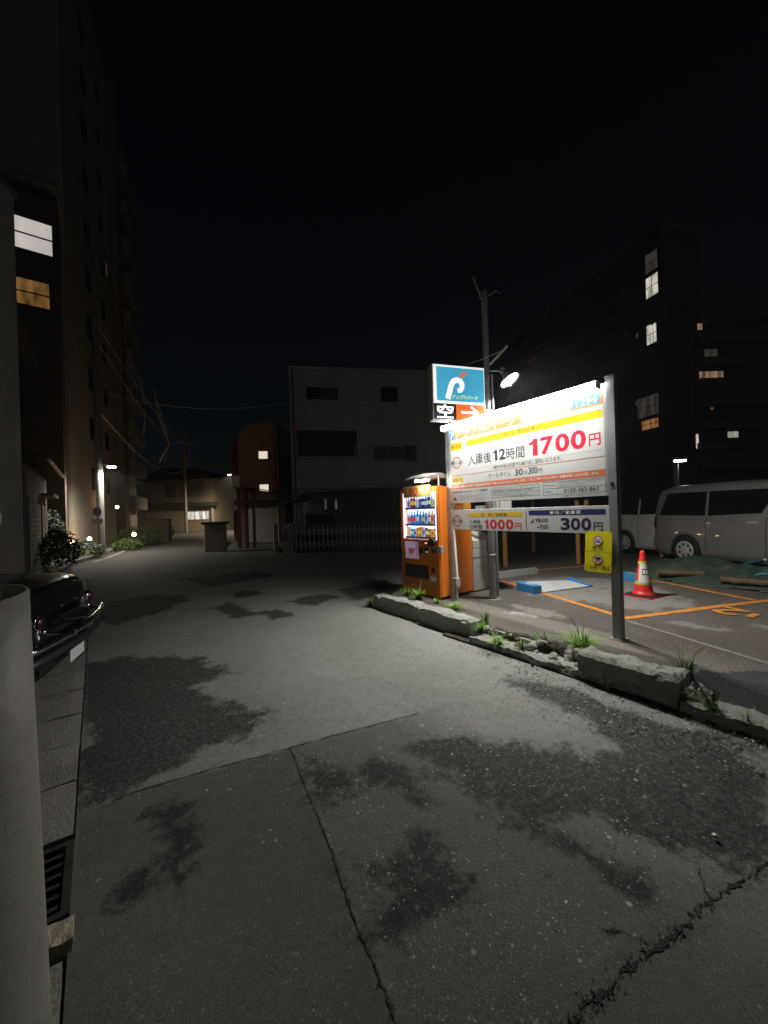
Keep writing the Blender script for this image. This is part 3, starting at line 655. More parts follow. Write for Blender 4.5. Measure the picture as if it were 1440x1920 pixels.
rrect(1.385, 2.355, 1.45, 1.512, Y0, 0.008).build('printed_field', NAVY, lp); text('全日／全車室', 1.68, 2.08, 1.461, 1.503, Y1, PAPER, lp, 0.0126)
crescent = [(1.428+0.03*math.cos(R(a)), 1.378+0.03*math.sin(R(a))) for a in range(-150, 91, 20)] + [(1.416+0.024*math.cos(R(a)), 1.388+0.024*math.sin(R(a))) for a in range(70, -121, -20)]
MB().add([(p[0], Y0, p[1]) for p in crescent], [tuple(range(len(crescent)))]).build('moon_mark', NAVY, lp)
one(1.48, 1.505, 1.36, 1.412, Y0, INKD, lp); text('8:00', 1.518, 1.66, 1.36, 1.412, Y0, INKD, lp, 0.016); text('~7:00', 1.50, 1.66, 1.275, 1.332, Y0, INKD, lp, 0.0168)
digits('300', 1.825, 2.195, 1.268, 1.415, Y0, INKD, lp, 0.034); text('円', 2.22, 2.32, 1.272, 1.365, Y0, INKD, lp, 0.0126)
# strip lamp along the top
lm = MB().box(-0.04, 2.385, -0.05, 0.055, 0.013, 0.021).build('lamp_housing', mat('lamp_white', (0.7, 0.7, 0.68), 0.5), sg, (0, -0.155, 2.853), (0, R(0.0), 0))
for s_ in (0.1, 1.2, 2.3): MB().box(s_-0.012, s_+0.012, -0.10, 0.0, 2.87, 2.93).build('lamp_arm', STEEL, sg)
# two lenses: a strong one thrown out over the pavement, a weak one washing down the boards
for nm_, (pa, pb_), st_ in (('road_lens', ((-0.056, -0.004), (-0.002, -0.043)), 45.0), ('board_lens', ((-0.002, -0.043), (0.046, -0.031)), 24.0), ('front_lens', ((-0.055, 0.021), (-0.056, -0.004)), 60.0)):
    MB().add([(-0.035, *pa), (2.38, *pa), (2.38, *pb_), (-0.035, *pb_)], [(0, 1, 2, 3)]).build(nm_, emat(nm_+'_glow', (1.0, 1.0, 0.94), st_), lm)
ad_ = bpy.data.lights.new('strip_light', 'AREA'); ad_.shape = 'RECTANGLE'; ad_.size = 2.4; ad_.size_y = 0.06; ad_.energy = 50; ad_.color = (1.0, 1.0, 0.94); ad_.spread = R(118)
ao_ = bpy.data.objects.new('strip_light', ad_); col.objects.link(ao_); ao_.parent = lm; ao_.location = (1.17, -0.032, -0.052); ao_.rotation_euler = (R(-20), 0, 0)
for s_ in (-0.0395, 2.3805): MB().box(s_, s_+0.004, -0.054, 0.05, -0.051, 0.0125).build('end_cap', mat('lamp_white', (0.7, 0.7, 0.68), 0.5), lm)
settle(sg, 0.09)

ys = thing('no_smoking_sign', 'yellow no smoking and no littering plate on the right post of the price board', 'sign', SIGNLOC, SIGNROT)
YPL = mat('yellow_plate', (0.75, 0.66, 0.01), 0.4, 0, 0.06, 6, dirt=0.15)
pl = rrect_slab(2.145, 2.432, 0.815, 1.262, -0.055, -0.048, 0.02).build('plate', YPL, ys)
for cz, kind in ((1.16, 0), (0.955, 1)):
    disc(2.285, cz, 0.05, -0.0575).build('pictogram_field', PAPER, pl)
    disc(2.285, cz, 0.053, -0.0585, r0=0.045).build('pictogram_ring', DRED, pl)
    if kind == 0:
        rect(pl, 2.25, 2.315, cz-0.018, cz-0.006, INKD, 'pictogram', -0.059); ribbon([(2.30, cz), (2.30, cz+0.015), (2.312, cz+0.022), (2.312, cz+0.033)], 0.006, -0.059).build('pictogram', INKD, pl)
    else:
        MB().add([(2.25, -0.059, cz+0.012), (2.285, -0.059, cz+0.03), (2.32, -0.059, cz+0.02), (2.318, -0.059, cz-0.002), (2.29, -0.059, cz-0.002), (2.27, -0.059, cz-0.01)], [tuple(range(6))]).build('pictogram', INKD, pl)
        MB().box(2.265, 2.28, -0.0592, -0.0588, cz-0.03, cz-0.018).build('pictogram', INKD, pl)
    ribbon([(2.25, cz+0.034), (2.32, cz-0.034)], 0.008, -0.0598).build('pictogram_bar', DRED, pl)
INKB = mat('ink_black', (0.02, 0.02, 0.01), 0.5, 0, 0.05)
text('禁 煙', 2.225, 2.345, 1.06, 1.10, -0.0575, INKB, pl, 0.0126); text('ごみ捨て禁止', 2.158, 2.42, 0.843, 0.893, -0.0575, INKB, pl, 0.0105)
rect(pl, 2.15, 2.428, 1.036, 1.039, INKB, 'fold_line', -0.0575)
for px, pz in ((2.16, 1.25), (2.42, 1.25)): disc(px, pz, 0.006, -0.058, 10).build('rivet', DARKM, pl)
settle(ys, 0.815)
ys.rotation_euler = (R(-6), 0, R(SIGNROT)); ys.location.x -= 0.05

# ------------------------------------------------------------------ pole, light box, flood lamp
PX, PY = 5.06, 3.90
pole = thing('sign_pole', 'grey steel pole carrying the blue light box and the dish lamp', 'pole', (PX, PY, 0.1))
MB().tube([(0, 0, 0), (0, 0, 4.93)], 0.055, 12, r1=0.05).build('pole_shaft', GPOST, pole)
MB().box(-0.11, 0.11, -0.11, 0.11, -0.02, 0.012).build('base_plate', CONC, pole)
MB().tube([(0.075, -0.04, 0.05), (0.075, -0.045, 1.0), (0.07, -0.05, 2.2), (0.078, -0.045, 3.6)], 0.02, 8).build('conduit', STEEL, pole)
for z in (0.7, 1.9, 3.0, 3.55): MB().lathe([(0.06, 0), (0.063, 0.0), (0.063, 0.025), (0.06, 0.025)], 12, (0, 0, z)).build('clamp', STEEL, pole)
MB().tube([(-0.05, -0.1, 3.72), (0.06, -0.2, 3.86), (0.14, -0.3, 3.99)], 0.022, 8).build('arm', mat('pale_pipe', (0.5, 0.5, 0.46), 0.6), pole)
MB().tube([(-0.42, 0.15, 3.70), (-0.15, -0.05, 3.80), (0.08, -0.26, 3.92)], 0.008, 6).build('stay_rod', STEEL, pole)
MB().box(-0.11, -0.04, -0.02, 0.02, 4.80, 4.88).build('bracket', GPOST, pole)
MB().tube([(-0.10, 0, 4.85), (-0.2, 0.0, 4.98), (-0.24, 0.01, 5.1)], 0.013, 6).build('aerial', STEEL, pole)
MB().tube([(0.04, -0.05, 4.85), (0.05, -0.18, 4.88), (0.09, -0.24, 4.82)], 0.008, 6).build('aerial', STEEL, pole)
MB().tube([(0.02, 0.07, 0.0), (0.03, 0.085, 0.35), (0.0, 0.075, 0.8), (0.03, 0.07, 1.25)], 0.014, 6).build('cable', BLACKP, pole)
cb = thing('control_box', 'pale grey control box on the pole behind the gap between the price boards', 'box', (5.42, 4.1, 1.35), -37)
MB().box(-0.10, 0.30, 0.0, 0.22, 0.0, 0.52, 0.01).build('case', mat('pale_grey_case', (0.42, 0.41, 0.39), 0.6), cb); MB().box(0.085, 0.095, -0.004, 0.0, 0.03, 0.49).build('door_gap', DARKM, cb)
MB().box(-0.30, -0.1, 0.08, 0.12, 0.2, 0.26).build('bracket', GPOST, cb)

lb = thing('parking_light_box', 'illuminated blue parking sign with white border and orange arrow, on the pole', 'sign', (5.0, 3.8, 0), -20)
BOXM = mat('box_shell', (0.55, 0.55, 0.54), 0.5, 0.2, 0.08)
sh = MB().box(-0.985, -0.085, 0.0, 0.17, 2.915, 3.757, 0.008).build('case', BOXM, lb)
MB().box(-0.09, 0.02, 0.05, 0.11, 3.05, 3.12).build('bracket', GPOST, lb); MB().box(-0.09, 0.02, 0.05, 0.11, 3.55, 3.62).build('bracket', GPOST, lb)
def backlit(name, c, s): return mat(name, c, 0.35, 0, 0.06, 3, emis=s)
rect(sh, -0.965, -0.095, 3.165, 3.75, backlit('lit_white', (0.95, 0.97, 0.88), 0.9), 'light_panel', -0.002)
rect(sh, -0.915, -0.105, 3.205, 3.72, backlit('lit_blue', (0.055, 0.36, 0.56), 0.85), 'light_panel', -0.004)
rect(sh, -0.595, -0.1, 2.925, 3.163, backlit('lit_orange', (0.80, 0.16, 0.03), 0.75), 'light_panel', -0.002)
rect(sh, -0.965, -0.597, 2.925, 3.163, mat('led_panel', (0.03, 0.03, 0.035), 0.5), 'led_panel', -0.002)
rect(sh, -0.965, -0.095, 2.93, 3.75, MATS['lit_white'], 'light_panel', 0.1725)
LW = backlit('lit_logo_white', (0.97, 0.98, 0.9), 1.0)
st = [(-0.735, 3.24), (-0.71, 3.32), (-0.685, 3.40), (-0.66, 3.47), (-0.625, 3.515), (-0.57, 3.535), (-0.515, 3.52), (-0.487, 3.475), (-0.49, 3.42), (-0.52, 3.38), (-0.565, 3.36)]
ribbon(st, [0.085, 0.085, 0.085, 0.085, 0.085, 0.085, 0.085, 0.085, 0.08, 0.075, 0.06], -0.006).build('logo', LW, sh)
leaf = [(-0.465+0.065*math.cos(R(a))*math.cos(R(48))-0.032*math.sin(R(a))*math.sin(R(48)), 3.62+0.065*math.cos(R(a))*math.sin(R(48))+0.032*math.sin(R(a))*math.cos(R(48))) for a in range(0, 360, 20)]
MB().add([(p[0], -0.006, p[1]) for p in leaf], [tuple(range(len(leaf)))]).build('logo_leaf', backlit('lit_leaf', (0.85, 0.15, 0.03), 0.8), sh)
text('アップルパーク', -0.66, -0.215, 3.245, 3.305, -0.006, backlit('lit_yellow', (0.85, 0.85, 0.05), 0.9), sh, 0.0168, 0.25)
text('空', -0.915, -0.645, 2.945, 3.15, -0.004, emat('led_white', (1, 1, 1), 2.0), sh, 0.0126)
ribbon([(-0.515, 3.045), (-0.235, 3.045)], 0.038, -0.004).build('arrow', LW, sh)
ribbon([(-0.345, 3.135), (-0.225, 3.045), (-0.345, 2.955)], 0.038, -0.0045).build('arrow', LW, sh)
settle(lb, 2.915)

fl = thing('flood_lamp', 'bright white dish flood lamp hanging off the pole beside the light box', 'lamp', (5.22, 3.58, 3.54))
nrm = Vector((0.14, -0.51, -0.87)).normalized(); q = nrm.to_track_quat('Z', 'Y')
def orient(o, loc=(0, 0, 0)): o.rotation_mode = 'QUATERNION'; o.rotation_quaternion = q; o.location = loc; return o
orient(MB().lathe([(0.025, -0.16), (0.05, -0.155), (0.06, -0.09), (0.12, -0.05), (0.165, 0.0), (0.168, 0.002), (0.158, -0.004), (0.11, -0.044), (0.0, -0.05)], 24).build('shade', mat('shade_enamel', (0.35, 0.36, 0.36), 0.4, 0.2), fl))
orient(MB().lathe([(0.0, -0.012), (0.10, -0.012), (0.145, -0.016)], 24).build('lens', emat('flood_glow', (1, 0.98, 0.92), 14.0), fl))
MB().tube([tuple(-nrm*0.15), (-0.08, 0.16, 0.19), (-0.16, 0.30, 0.21)], 0.014, 8).build('arm', STEEL, fl)
MB().box(-0.03, 0.02, 0.1, 0.15, 0.14, 0.24).build('bracket', STEEL, fl)
ld = bpy.data.lights.new('flood_light', 'AREA'); ld.shape = 'DISK'; ld.size = 0.26; ld.energy = 150; ld.color = (1, 0.98, 0.93); ld.spread = R(165)
lo = bpy.data.objects.new('flood_light', ld); col.objects.link(lo); lo.parent = fl
lo.rotation_mode = 'QUATERNION'; lo.rotation_quaternion = (-nrm).to_track_quat('Z', 'Y'); lo.location = nrm*0.01

# ------------------------------------------------------------------ vending machine
ORG = mat('orange_enamel', (0.80, 0.20, 0.012), 0.42, 0, 0.06, 4, dirt=0.22, dcol=(0.35, 0.10, 0.02), dscale=4, coat=0.2)
vm = thing('vending_machine', 'orange drinks vending machine with lit display under a small canopy', 'vending machine', (4.38, 5.34, 0.1), -90)
W_, D_, H_ = 0.94, 0.80, 1.845
MB().box(0, W_, 0.135, D_, 0.05, H_-0.005, 0.008).build('cabinet', ORG, vm)
for a, b in ((0.04, 0.2), (0.72, 0.9)):
    for c in (0.06, 0.6): MB().box(a, b, c, c+0.1, 0, 0.05).build('foot', DARKM, vm)
# door: a frame round the display opening
dr = MB(); x0, x1, z0, z1 = 0.05, 0.90, 0.965, 1.775
dr.box(0, W_, 0, 0.13, 0.05, z0).box(0, W_, 0, 0.13, z1, H_).box(0, x0, 0, 0.13, z0+0.0002, z1-0.0002).box(x1, W_, 0, 0.13, z0+0.0002, z1-0.0002)
door = dr.build('door', ORG, vm)
MB().box(W_+0.0005, W_+0.005, 0.02, 0.03, 0.06, H_-0.02).build('door_seal', mat('dark_orange', (0.25, 0.06, 0.01), 0.6), vm)
ds = MB().quad((x0, 0.125, z0), (x1, 0.125, z0), (x1, 0.125, z1), (x0, 0.125, z1)).build('display_back', mat('display_glow', (0.66, 0.75, 1.0), 0.6, 0, 0.05, 4, emis=1.6), vm)
for a in (x0+0.002, x1-0.045): MB().box(a, a+0.043, 0.02, 0.05, z0+0.01, z1-0.01).build('side_light', emat('side_light_glow', (0.85, 0.88, 1.0), 1.6), ds)
cols = [(0.05, 0.16, 0.62), (0.05, 0.30, 0.75), (0.75, 0.75, 0.78), (0.60, 0.05, 0.05), (0.80, 0.55, 0.05), (0.10, 0.45, 0.16), (0.35, 0.16, 0.06), (0.30, 0.55, 0.85), (0.82, 0.25, 0.05), (0.03, 0.03, 0.05)]
CM = [mat('product_colour_%d' % i, c, 0.3, 0.1, 0.35, 30, emis=0.40) for i, c in enumerate(cols)]  # samples and labels given a glow in place of display light
LBL = [mat('product_label_%d' % i, c, 0.4, 0, 0.2, 40, emis=0.45) for i, c in enumerate([(0.8, 0.8, 0.82), (0.75, 0.6, 0.1), (0.7, 0.1, 0.1), (0.1, 0.2, 0.6)])]
def bottle(h, r, ci, li):
    key = (h, r, ci)
    if key not in BM: BM[key] = (MB().lathe([(r*0.9, 0), (r, 0.01), (r, h*0.62), (r*0.42, h*0.82), (r*0.4, h*0.9), (r*0.45, h*0.91), (r*0.45, h)], 10).mesh('bottle'), MB().lathe([(r*1.03, h*0.22), (r*1.03, h*0.55)], 10).mesh('label'))
    return BM[key]
def can(h, r, ci, li):
    key = ('c', h, r, ci)
    if key not in BM: BM[key] = (MB().lathe([(r*0.85, 0), (r, 0.008), (r, h*0.92), (r*0.84, h)], 10).mesh('can'), MB().lathe([(r*1.03, h*0.3), (r*1.03, h*0.66)], 10).mesh('label'))
    return BM[key]
BM = {}; rv = random.Random(11)
blu = {2, 3, 4}
for row, (zb, hh) in enumerate(((1.505, 0.215), (1.225, 0.235), (1.005, 0.175))):
    sf = MB().box(x0+0.05, x1-0.05, 0.03, 0.124, zb-0.012, zb).build('shelf', mat('shelf_white', (0.7, 0.7, 0.74), 0.5), ds)
    MB().box(x0+0.05, x1-0.05, 0.012, 0.03, zb-0.028, zb+0.006).build('button_strip', BLACKP, ds)
    n = 10
    for k in range(n):
        x = x0+0.095+k*(x1-x0-0.19)/(n-1); r = 0.028
        ci = 1 if (row == 1 and k in (2, 3, 4)) else rv.randrange(len(cols)); li = rv.randrange(4)
        fn = bottle if (row < 2 and rv.random() < 0.75) else can
        h = hh*(rv.choice([0.92, 1.0, 0.88]) if fn is bottle else rv.choice([0.72, 0.82]) if row < 2 else rv.choice([0.8, 0.9, 0.98]))
        a, b = fn(round(h, 3), r, ci, li)
        o = link('drink_sample', a, CM[ci], ds, (x, 0.075, zb)); l_ = link('drink_label', b.copy(), LBL[li], ds, (x, 0.075, zb))
        MB().box(x-0.017, x+0.017, 0.008, 0.012, zb-0.02, zb-0.006).build('button', mat('button_lit', (0.5, 0.5, 0.6), 0.4, emis=0.25), ds)
MB().quad((x0, 0.004, z0), (x1, 0.004, z0), (x1, 0.004, z1), (x0, 0.004, z1)).build('window_glass', GLASS, door)
pb = MB().box(0.12, 0.80, -0.022, -0.006, 1.685, 1.875).build('price_board', mat('flyer_gold', (0.42, 0.30, 0.08), 0.5, 0, 0.35, 14), vm)
text('80', 0.27, 0.49, 1.70, 1.86, -0.024, mat('flyer_red', (0.35, 0.02, 0.02), 0.5), pb, 0.0294, 0.15); text('円～か', 0.55, 0.78, 1.71, 1.84, -0.024, mat('flyer_cream', (0.45, 0.40, 0.28), 0.5), pb, 0.021)
text('全品', 0.135, 0.22, 1.71, 1.85, -0.024, mat('flyer_red', (0.35, 0.02, 0.02), 0.5), pb, 0.0126)
# lower door furniture
ad = MB().box(0.10, 0.445, -0.006, -0.002, 0.63, 0.925).build('advert_panel', litwindow('advert_glow', (0.62, 0.45, 0.66), 0.35, 6, 0.35), door)
hp = [(0.275+0.085*math.sin(R(a))**3, 0.76+0.075*(0.8125*math.cos(R(a))-0.3125*math.cos(R(2*a))-0.125*math.cos(R(3*a)))) for a in range(0, 360, 15)]
MB().add([(p[0], -0.008, p[1]) for p in hp], [tuple(range(len(hp)))]).build('heart_print', mat('heart_pink', (0.55, 0.12, 0.16), 0.5, emis=0.15), ad)
MB().box(0.47, 0.57, -0.008, -0.002, 0.74, 0.84).build('coin_panel', BLACKP, door); MB().box(0.60, 0.70, -0.008, -0.002, 0.74, 0.84).build('note_slot', BLACKP, door)
MB().box(0.63, 0.69, -0.011, -0.008, 0.755, 0.775).build('note_slot_light', emat('slot_green', (0.35, 0.5, 0.1), 0.5), door)
MB().box(0.57, 0.70, -0.008, -0.002, 0.88, 0.945).build('coin_display', BLACKP, door); MB().box(0.62, 0.67, -0.011, -0.0085, 0.90, 0.925).build('red_digit', emat('red_digit', (1, 0.12, 0.06), 3.0), door)
MB().box(0.11, 0.66, -0.01, -0.002, 0.33, 0.52).build('bin_flap', mat('flap_smoke', (0.03, 0.028, 0.024), 0.3), door)
MB().box(0.085, 0.685, -0.006, -0.001, 0.31, 0.54).build('bin_frame', mat('flap_frame', (0.06, 0.035, 0.02), 0.5), door)
MB().box(0.755, 0.835, -0.008, -0.002, 0.42, 0.52).build('change_tray', mat('tray_brown', (0.10, 0.05, 0.02), 0.5), door)
MB().box(0.73, 0.85, -0.007, -0.002, 0.30, 0.37).build('sticker', PAPER, door)
lk = MB().tube([(0.80, -0.045, 0.93), (0.80, -0.004, 0.93)], 0.065, 16).build('lock_disc', BLACKP, door)
MB().tube([(0.84, -0.03, 0.83), (1.0, -0.035, 0.835)], 0.016, 8).build('security_bar', CHROME, vm); MB().box(0.965, 1.03, -0.05, 0.03, 0.77, 0.88, 0.006).build('padlock', STEEL, vm); MB().box(0.80, 0.87, -0.04, -0.002, 0.76, 0.84, 0.004).build('padlock', DARKM, vm)
sf_ = MB().box(W_+0.0055, W_+0.012, 0.22, 0.70, 1.46, 1.60).build('side_flyer', mat('flyer_yellow', (0.62, 0.42, 0.06), 0.5, 0, 0.25, 12), vm)
t_ = text('80円', 0, 0.36, 0, 0.12, 0, mat('flyer_red2', (0.55, 0.03, 0.03), 0.5), sf_, 0.0336, 0.15); t_.location = (W_+0.0135, 0.24, 1.47); t_.rotation_euler = (0, 0, R(90))
# canopy with its lamp
cn = MB(); n = 24; vs = []
for i in range(n+1):
    u = i/n; x = 0.40+0.53*u
    for j in range(9):
        v_ = j/8; y = -0.22+0.56*v_
        z = 1.985+0.085*math.sin(math.pi*v_*0.9+0.15)-0.02*abs(u-0.5)*2+0.006*math.cos(i*math.pi)
        vs.append((x, y, z))
cn.add(vs, [(i*9+j, (i+1)*9+j, (i+1)*9+j+1, i*9+j+1) for i in range(n) for j in range(8)], True)
cp = cn.build('canopy', mat('canopy_sheet', (0.5, 0.5, 0.48), 0.5, 0, 0.15, 10), vm); sm_ = cp.modifiers.new('thickness', 'SOLIDIFY'); sm_.thickness = 0.008
for a in (0.46, 0.86): MB().box(a, a+0.02, 0.1, 0.12, H_, 2.02).build('canopy_bracket', STEEL, vm)
MB().box(0.57, 0.87, -0.16, -0.09, 1.955, 1.98).build('lamp_housing', STEEL, vm)
MB().box(0.58, 0.86, -0.155, -0.095, 1.925, 1.954).build('canopy_lamp', emat('canopy_lamp_glow', (1, 0.97, 0.85), 90.0), vm)

bn = thing('recycling_bin', 'pale grey scuffed bin with sloped lid standing behind the vending machine', 'bin', (5.215, 4.42, 0.1), 0)
BINM = mat('scuffed_grey_plastic', (0.47, 0.47, 0.43), 0.6, 0, 0.1, 6, dirt=0.5, dcol=(0.14, 0.13, 0.1), dscale=6)
MB().box(0, 0.48, 0, 0.42, 0.02, 0.76, 0.015).build('body', BINM, bn)
MB().prism([(0.0, 0.765), (0.42, 0.765), (0.42, 1.05), (0.10, 1.02), (0.0, 0.90)], 0.003, 0.477, 'x').build('lid', BINM, bn)
MB().box(0.002, 0.478, -0.004, 0.0, 0.60, 0.615).build('seam', mat('bin_seam', (0.2, 0.2, 0.18), 0.7), bn)

# ------------------------------------------------------------------ things on the lot
LOTC = mat('wheel_stop_concrete', (0.34, 0.34, 0.32), 0.85, 0, 0.15, 9, 0.5, 70, dirt=0.4)
def wheel_stop(label, x, y, rz, ln=1.1):
    t = thing('wheel_stop', label, 'wheel stop', (x, y, 0.105), rz, 'wheel stops on the lot')
    MB().prism([(-0.08, 0), (0.08, 0), (0.055, 0.12), (-0.055, 0.12)], -ln/2, ln/2, 'x').build('block', LOTC, t)
    for k in (-1, 1): MB().lathe([(0.014, 0.119), (0.014, 0.124)], 10, (k*ln*0.33, 0, 0)).build('bolt', DARKM, t)
    return t
wheel_stop('long grey concrete wheel stop beyond the foot of the sign pole', 7.19, 4.90, -11)
wheel_stop('grey concrete wheel stop in front of the two timber posts', 9.3, 4.05, -20, 1.0)
BLU = mat('blue_paint', (0.035, 0.26, 0.58), 0.5, 0, 0.08, 8, dirt=0.25)
def flap_lock(label, x, y, rz, plate=True):
    t = thing('parking_flap_lock', label, 'parking lock', (x, y, 0.108), rz, 'flap locks of the parking bays')
    MB().box(-0.10, 0.06, -0.22, 0.22, 0, 0.14, 0.012).build('motor_box', BLU, t)
    MB().box(-0.06, 0.02, -0.10, 0.06, 0.1405, 0.143).build('sticker', mat('pale_sticker', (0.6, 0.6, 0.35), 0.5), t)
    if plate:
        MB().add([(0.062, -0.2, 0.02), (1.15, -0.2, 0.02), (1.15, 0.27, 0.05), (0.062, 0.27, 0.12), (0.062, -0.2, 0.0), (1.15, -0.2, 0.0), (1.15, 0.27, 0.0), (0.062, 0.27, 0.0)],
                 [(0, 1, 2, 3), (7, 6, 5, 4), (0, 4, 5, 1), (1, 5, 6, 2), (2, 6, 7, 3), (3, 7, 4, 0)]).build('flap_plate', mat('flap_plate_white', (0.62, 0.63, 0.62), 0.5, 0.1, 0.05, 6, dirt=0.2), t)
        MB().prism([(-0.20, 0.0), (0.30, 0.0), (0.30, 0.09), (0.22, 0.09), (-0.20, 0.03)], 1.152, 1.22, 'x').build('end_rail', BLU, t)
    return t
flap_lock('blue flap lock with its white plate lying in the bay behind the price board', 5.93, 3.80, -16)
flap_lock('blue flap lock box behind the traffic cone', 8.15, 3.05, -16, False)

cn_ = thing('traffic_cone', 'red traffic cone with a white notice wrapped round it, on a black base', 'traffic cone', (6.90, 2.42, 0.108), -8)
CRED = mat('cone_red', (0.72, 0.03, 0.03), 0.45, 0, 0.06)
MB().box(-0.19, 0.19, -0.19, 0.19, 0.0135, 0.034, 0.008).build('base', mat('black_rubber', (0.02, 0.016, 0.016), 0.7), cn_)
MB().box(-0.205, 0.205, -0.205, 0.205, 0.0, 0.013).build('base_flange', CRED, cn_)
cr_ = lambda z: 0.135-(0.135-0.032)*(z-0.05)/0.65
MB().lathe([(0.155, 0.031), (0.15, 0.05), (0.135, 0.06)]+[(cr_(z), z) for z in (0.1, 0.3, 0.5, 0.66)]+[(0.032, 0.70), (0.022, 0.712), (0.0, 0.715)], 24).build('cone', CRED, cn_)
GRN = mat('green_reflective', (0.35, 0.62, 0.05), 0.4, 0, 0.05)
for z0_, z1_ in ((0.50, 0.545), (0.185, 0.23)): MB().lathe([(cr_(z0_)+0.0025, z0_), (cr_(z1_)+0.0025, z1_)], 24).build('band', GRN, cn_)
def wrap(z0_, z1_, a0, a1, off, n=14):
    vs = [((cr_(z)+off)*math.cos(R(a0+(a1-a0)*k/n)), (cr_(z)+off)*math.sin(R(a0+(a1-a0)*k/n)), z) for z in (z0_, z1_) for k in range(n+1)]
    return MB().add(vs, [(k, k+1, n+2+k, n+1+k) for k in range(n)], True)
nt_ = wrap(0.21, 0.51, -190, -75, 0.006).build('notice', mat('notice_paper', (0.66, 0.63, 0.58), 0.6), cn_)
wrap(0.34, 0.43, -160, -105, 0.008).build('notice_print', INKB, nt_); wrap(0.355, 0.415, -154, -135, 0.0095).build('notice_print', PAPER, nt_); wrap(0.355, 0.415, -130, -111, 0.0095).build('notice_print', PAPER, nt_)

TIMB = mat('orange_timber', (0.42, 0.21, 0.06), 0.7, 0, 0.25, 15, dirt=0.3)
for lab, x, y, h in (('orange timber post standing right behind the sign pole', 8.08, 5.82, 1.6), ('dim orange post farthest back between the two price boards', 11.38, 7.1, 1.7), ('left one of the paired orange posts beside the yellow plate', 9.62, 4.78, 1.6), ('right one of the paired orange posts beside the yellow plate', 9.52, 4.50, 1.6), ('short orange post under the tail of the silver van', 12.3, 3.85, 0.5)):
    t = thing('timber_post', lab, 'post', (x, y, 0.09), 12, 'orange posts on the lot')
    MB().box(-0.045, 0.045, -0.045, 0.045, 0, h, 0.008).build('shaft', TIMB, t); MB().box(-0.05, 0.05, -0.05, 0.05, h, h+0.02).build('post_cap', DARKM, t)

# green tarpaulin, logs, ropes
TARP = mat('green_tarp', (0.05, 0.085, 0.06), 0.55, 0, 0.35, 5, 1.0, 6, dirt=0.5)
xs = np.linspace(8.35, 11.6, 70); ysn = np.linspace(0.2, 3.55, 64)
def tarpz(P):
    x, y = P.T; z = np.zeros(len(P))
    for i, (px_, py_) in enumerate(P):
        e = min(px_-8.35, 11.6-px_, py_-0.2, 3.55-py_); e = min(1, max(0, e/0.45))
        hump = 0.26*math.exp(-((px_-9.5)**2/0.35+(py_-2.35)**2/0.5)) + 0.20*math.exp(-((px_-9.6)**2/0.4+(py_-1.0)**2/0.25))+0.08
        wr = 0.08*mnoise.noise(Vector((px_*2.2, py_*2.2, 1)))+0.09*abs(mnoise.noise(Vector((px_*6, py_*3.5, 5))))
        z[i] = 0.118+max(0, e*(hump+wr))+0.004*mnoise.noise(Vector((px_*9, py_*9, 2)))
    return z
tp = grid('tarpaulin', xs, ysn, tarpz, TARP, {}, kind=None, keepf=lambda c: np.array([mnoise.noise(Vector((a*1.3, b*1.3, 9)))*0.25 + min(a-8.35, b-0.2, 11.6-a, 3.55-b) > 0.02 for a, b in c]))
tag(tp, 'crumpled green tarpaulin spread on the lot in front of the silver van', 'tarpaulin')
tp.modifiers.new('thickness', 'SOLIDIFY').thickness = 0.004
BARK = mat('bark', (0.16, 0.105, 0.06), 0.85, 0, 0.35, 12, 0.8, 40); CUTW = mat('cut_wood', (0.10, 0.06, 0.035), 0.8, 0, 0.2, 20)
def log(label, x, y, z, rz, ln, r):
    t = thing('log', label, 'log', (x, y, z), rz, 'logs weighing down the tarpaulin')
    pts = [(-ln/2+ln*k/8, 0.012*math.sin(k*1.3), r+0.008*math.sin(k*2.1)) for k in range(9)]
    MB().tube(pts, [r*(1+0.07*math.sin(k*1.7)) for k in range(9)], 12).build('trunk', BARK, t)
    MB().tube([(ln/2-0.001, 0, r), (ln/2+0.006, 0, r)], r*0.9, 12).build('cut_end', CUTW, t); return t
log('round log lying on the edge of the tarpaulin right behind the cone', 8.62, 2.42, 0.20, -58, 0.72, 0.055)
log('longer rough log at the near right edge of the tarpaulin', 8.52, 1.45, 0.18, -82, 0.75, 0.05)
log('log at the right edge of the picture, beside the longer rough log', 8.5, 0.62, 0.16, -95, 0.8, 0.055)
ROPE = mat('blue_rope', (0.06, 0.24, 0.36), 0.6, 0, 0.15)
mb = MB(); rr = random.Random(3)
for k in range(7):
    pts = [(8.95+0.09*k*0.35+0.55*s_*0.3+0.02*rr.uniform(-1, 1), 1.75-1.1*s_-0.02*k, 0.20+0.02*k*0.4+0.10*math.sin(3.1*s_)+0.03*s_) for s_ in [i/9 for i in range(10)]]
    mb.tube(pts, 0.008, 5)
tag(mb.build('rope_bundle', ROPE), 'loose bundle of light blue rope trailing over the tarpaulin', 'rope')
pp = thing('blue_pipe', 'thick blue pipe with white ties lying across the tarpaulin', 'pipe', (9.7, 1.55, 0.42), -40)
MB().tube([(-0.42, 0, -0.10), (-0.1, 0, 0.0), (0.2, 0.02, 0.03), (0.6, 0.15, 0.0)], 0.03, 8).build('tube', mat('teal_pipe', (0.03, 0.16, 0.22), 0.5), pp)
for x, z in ((-0.38, -0.087), (0.12, 0.024)): MB().tube([(x, 0.01, z), (x+0.04, 0.012, z+0.008)], 0.034, 8).build('tie', PAPER, pp)

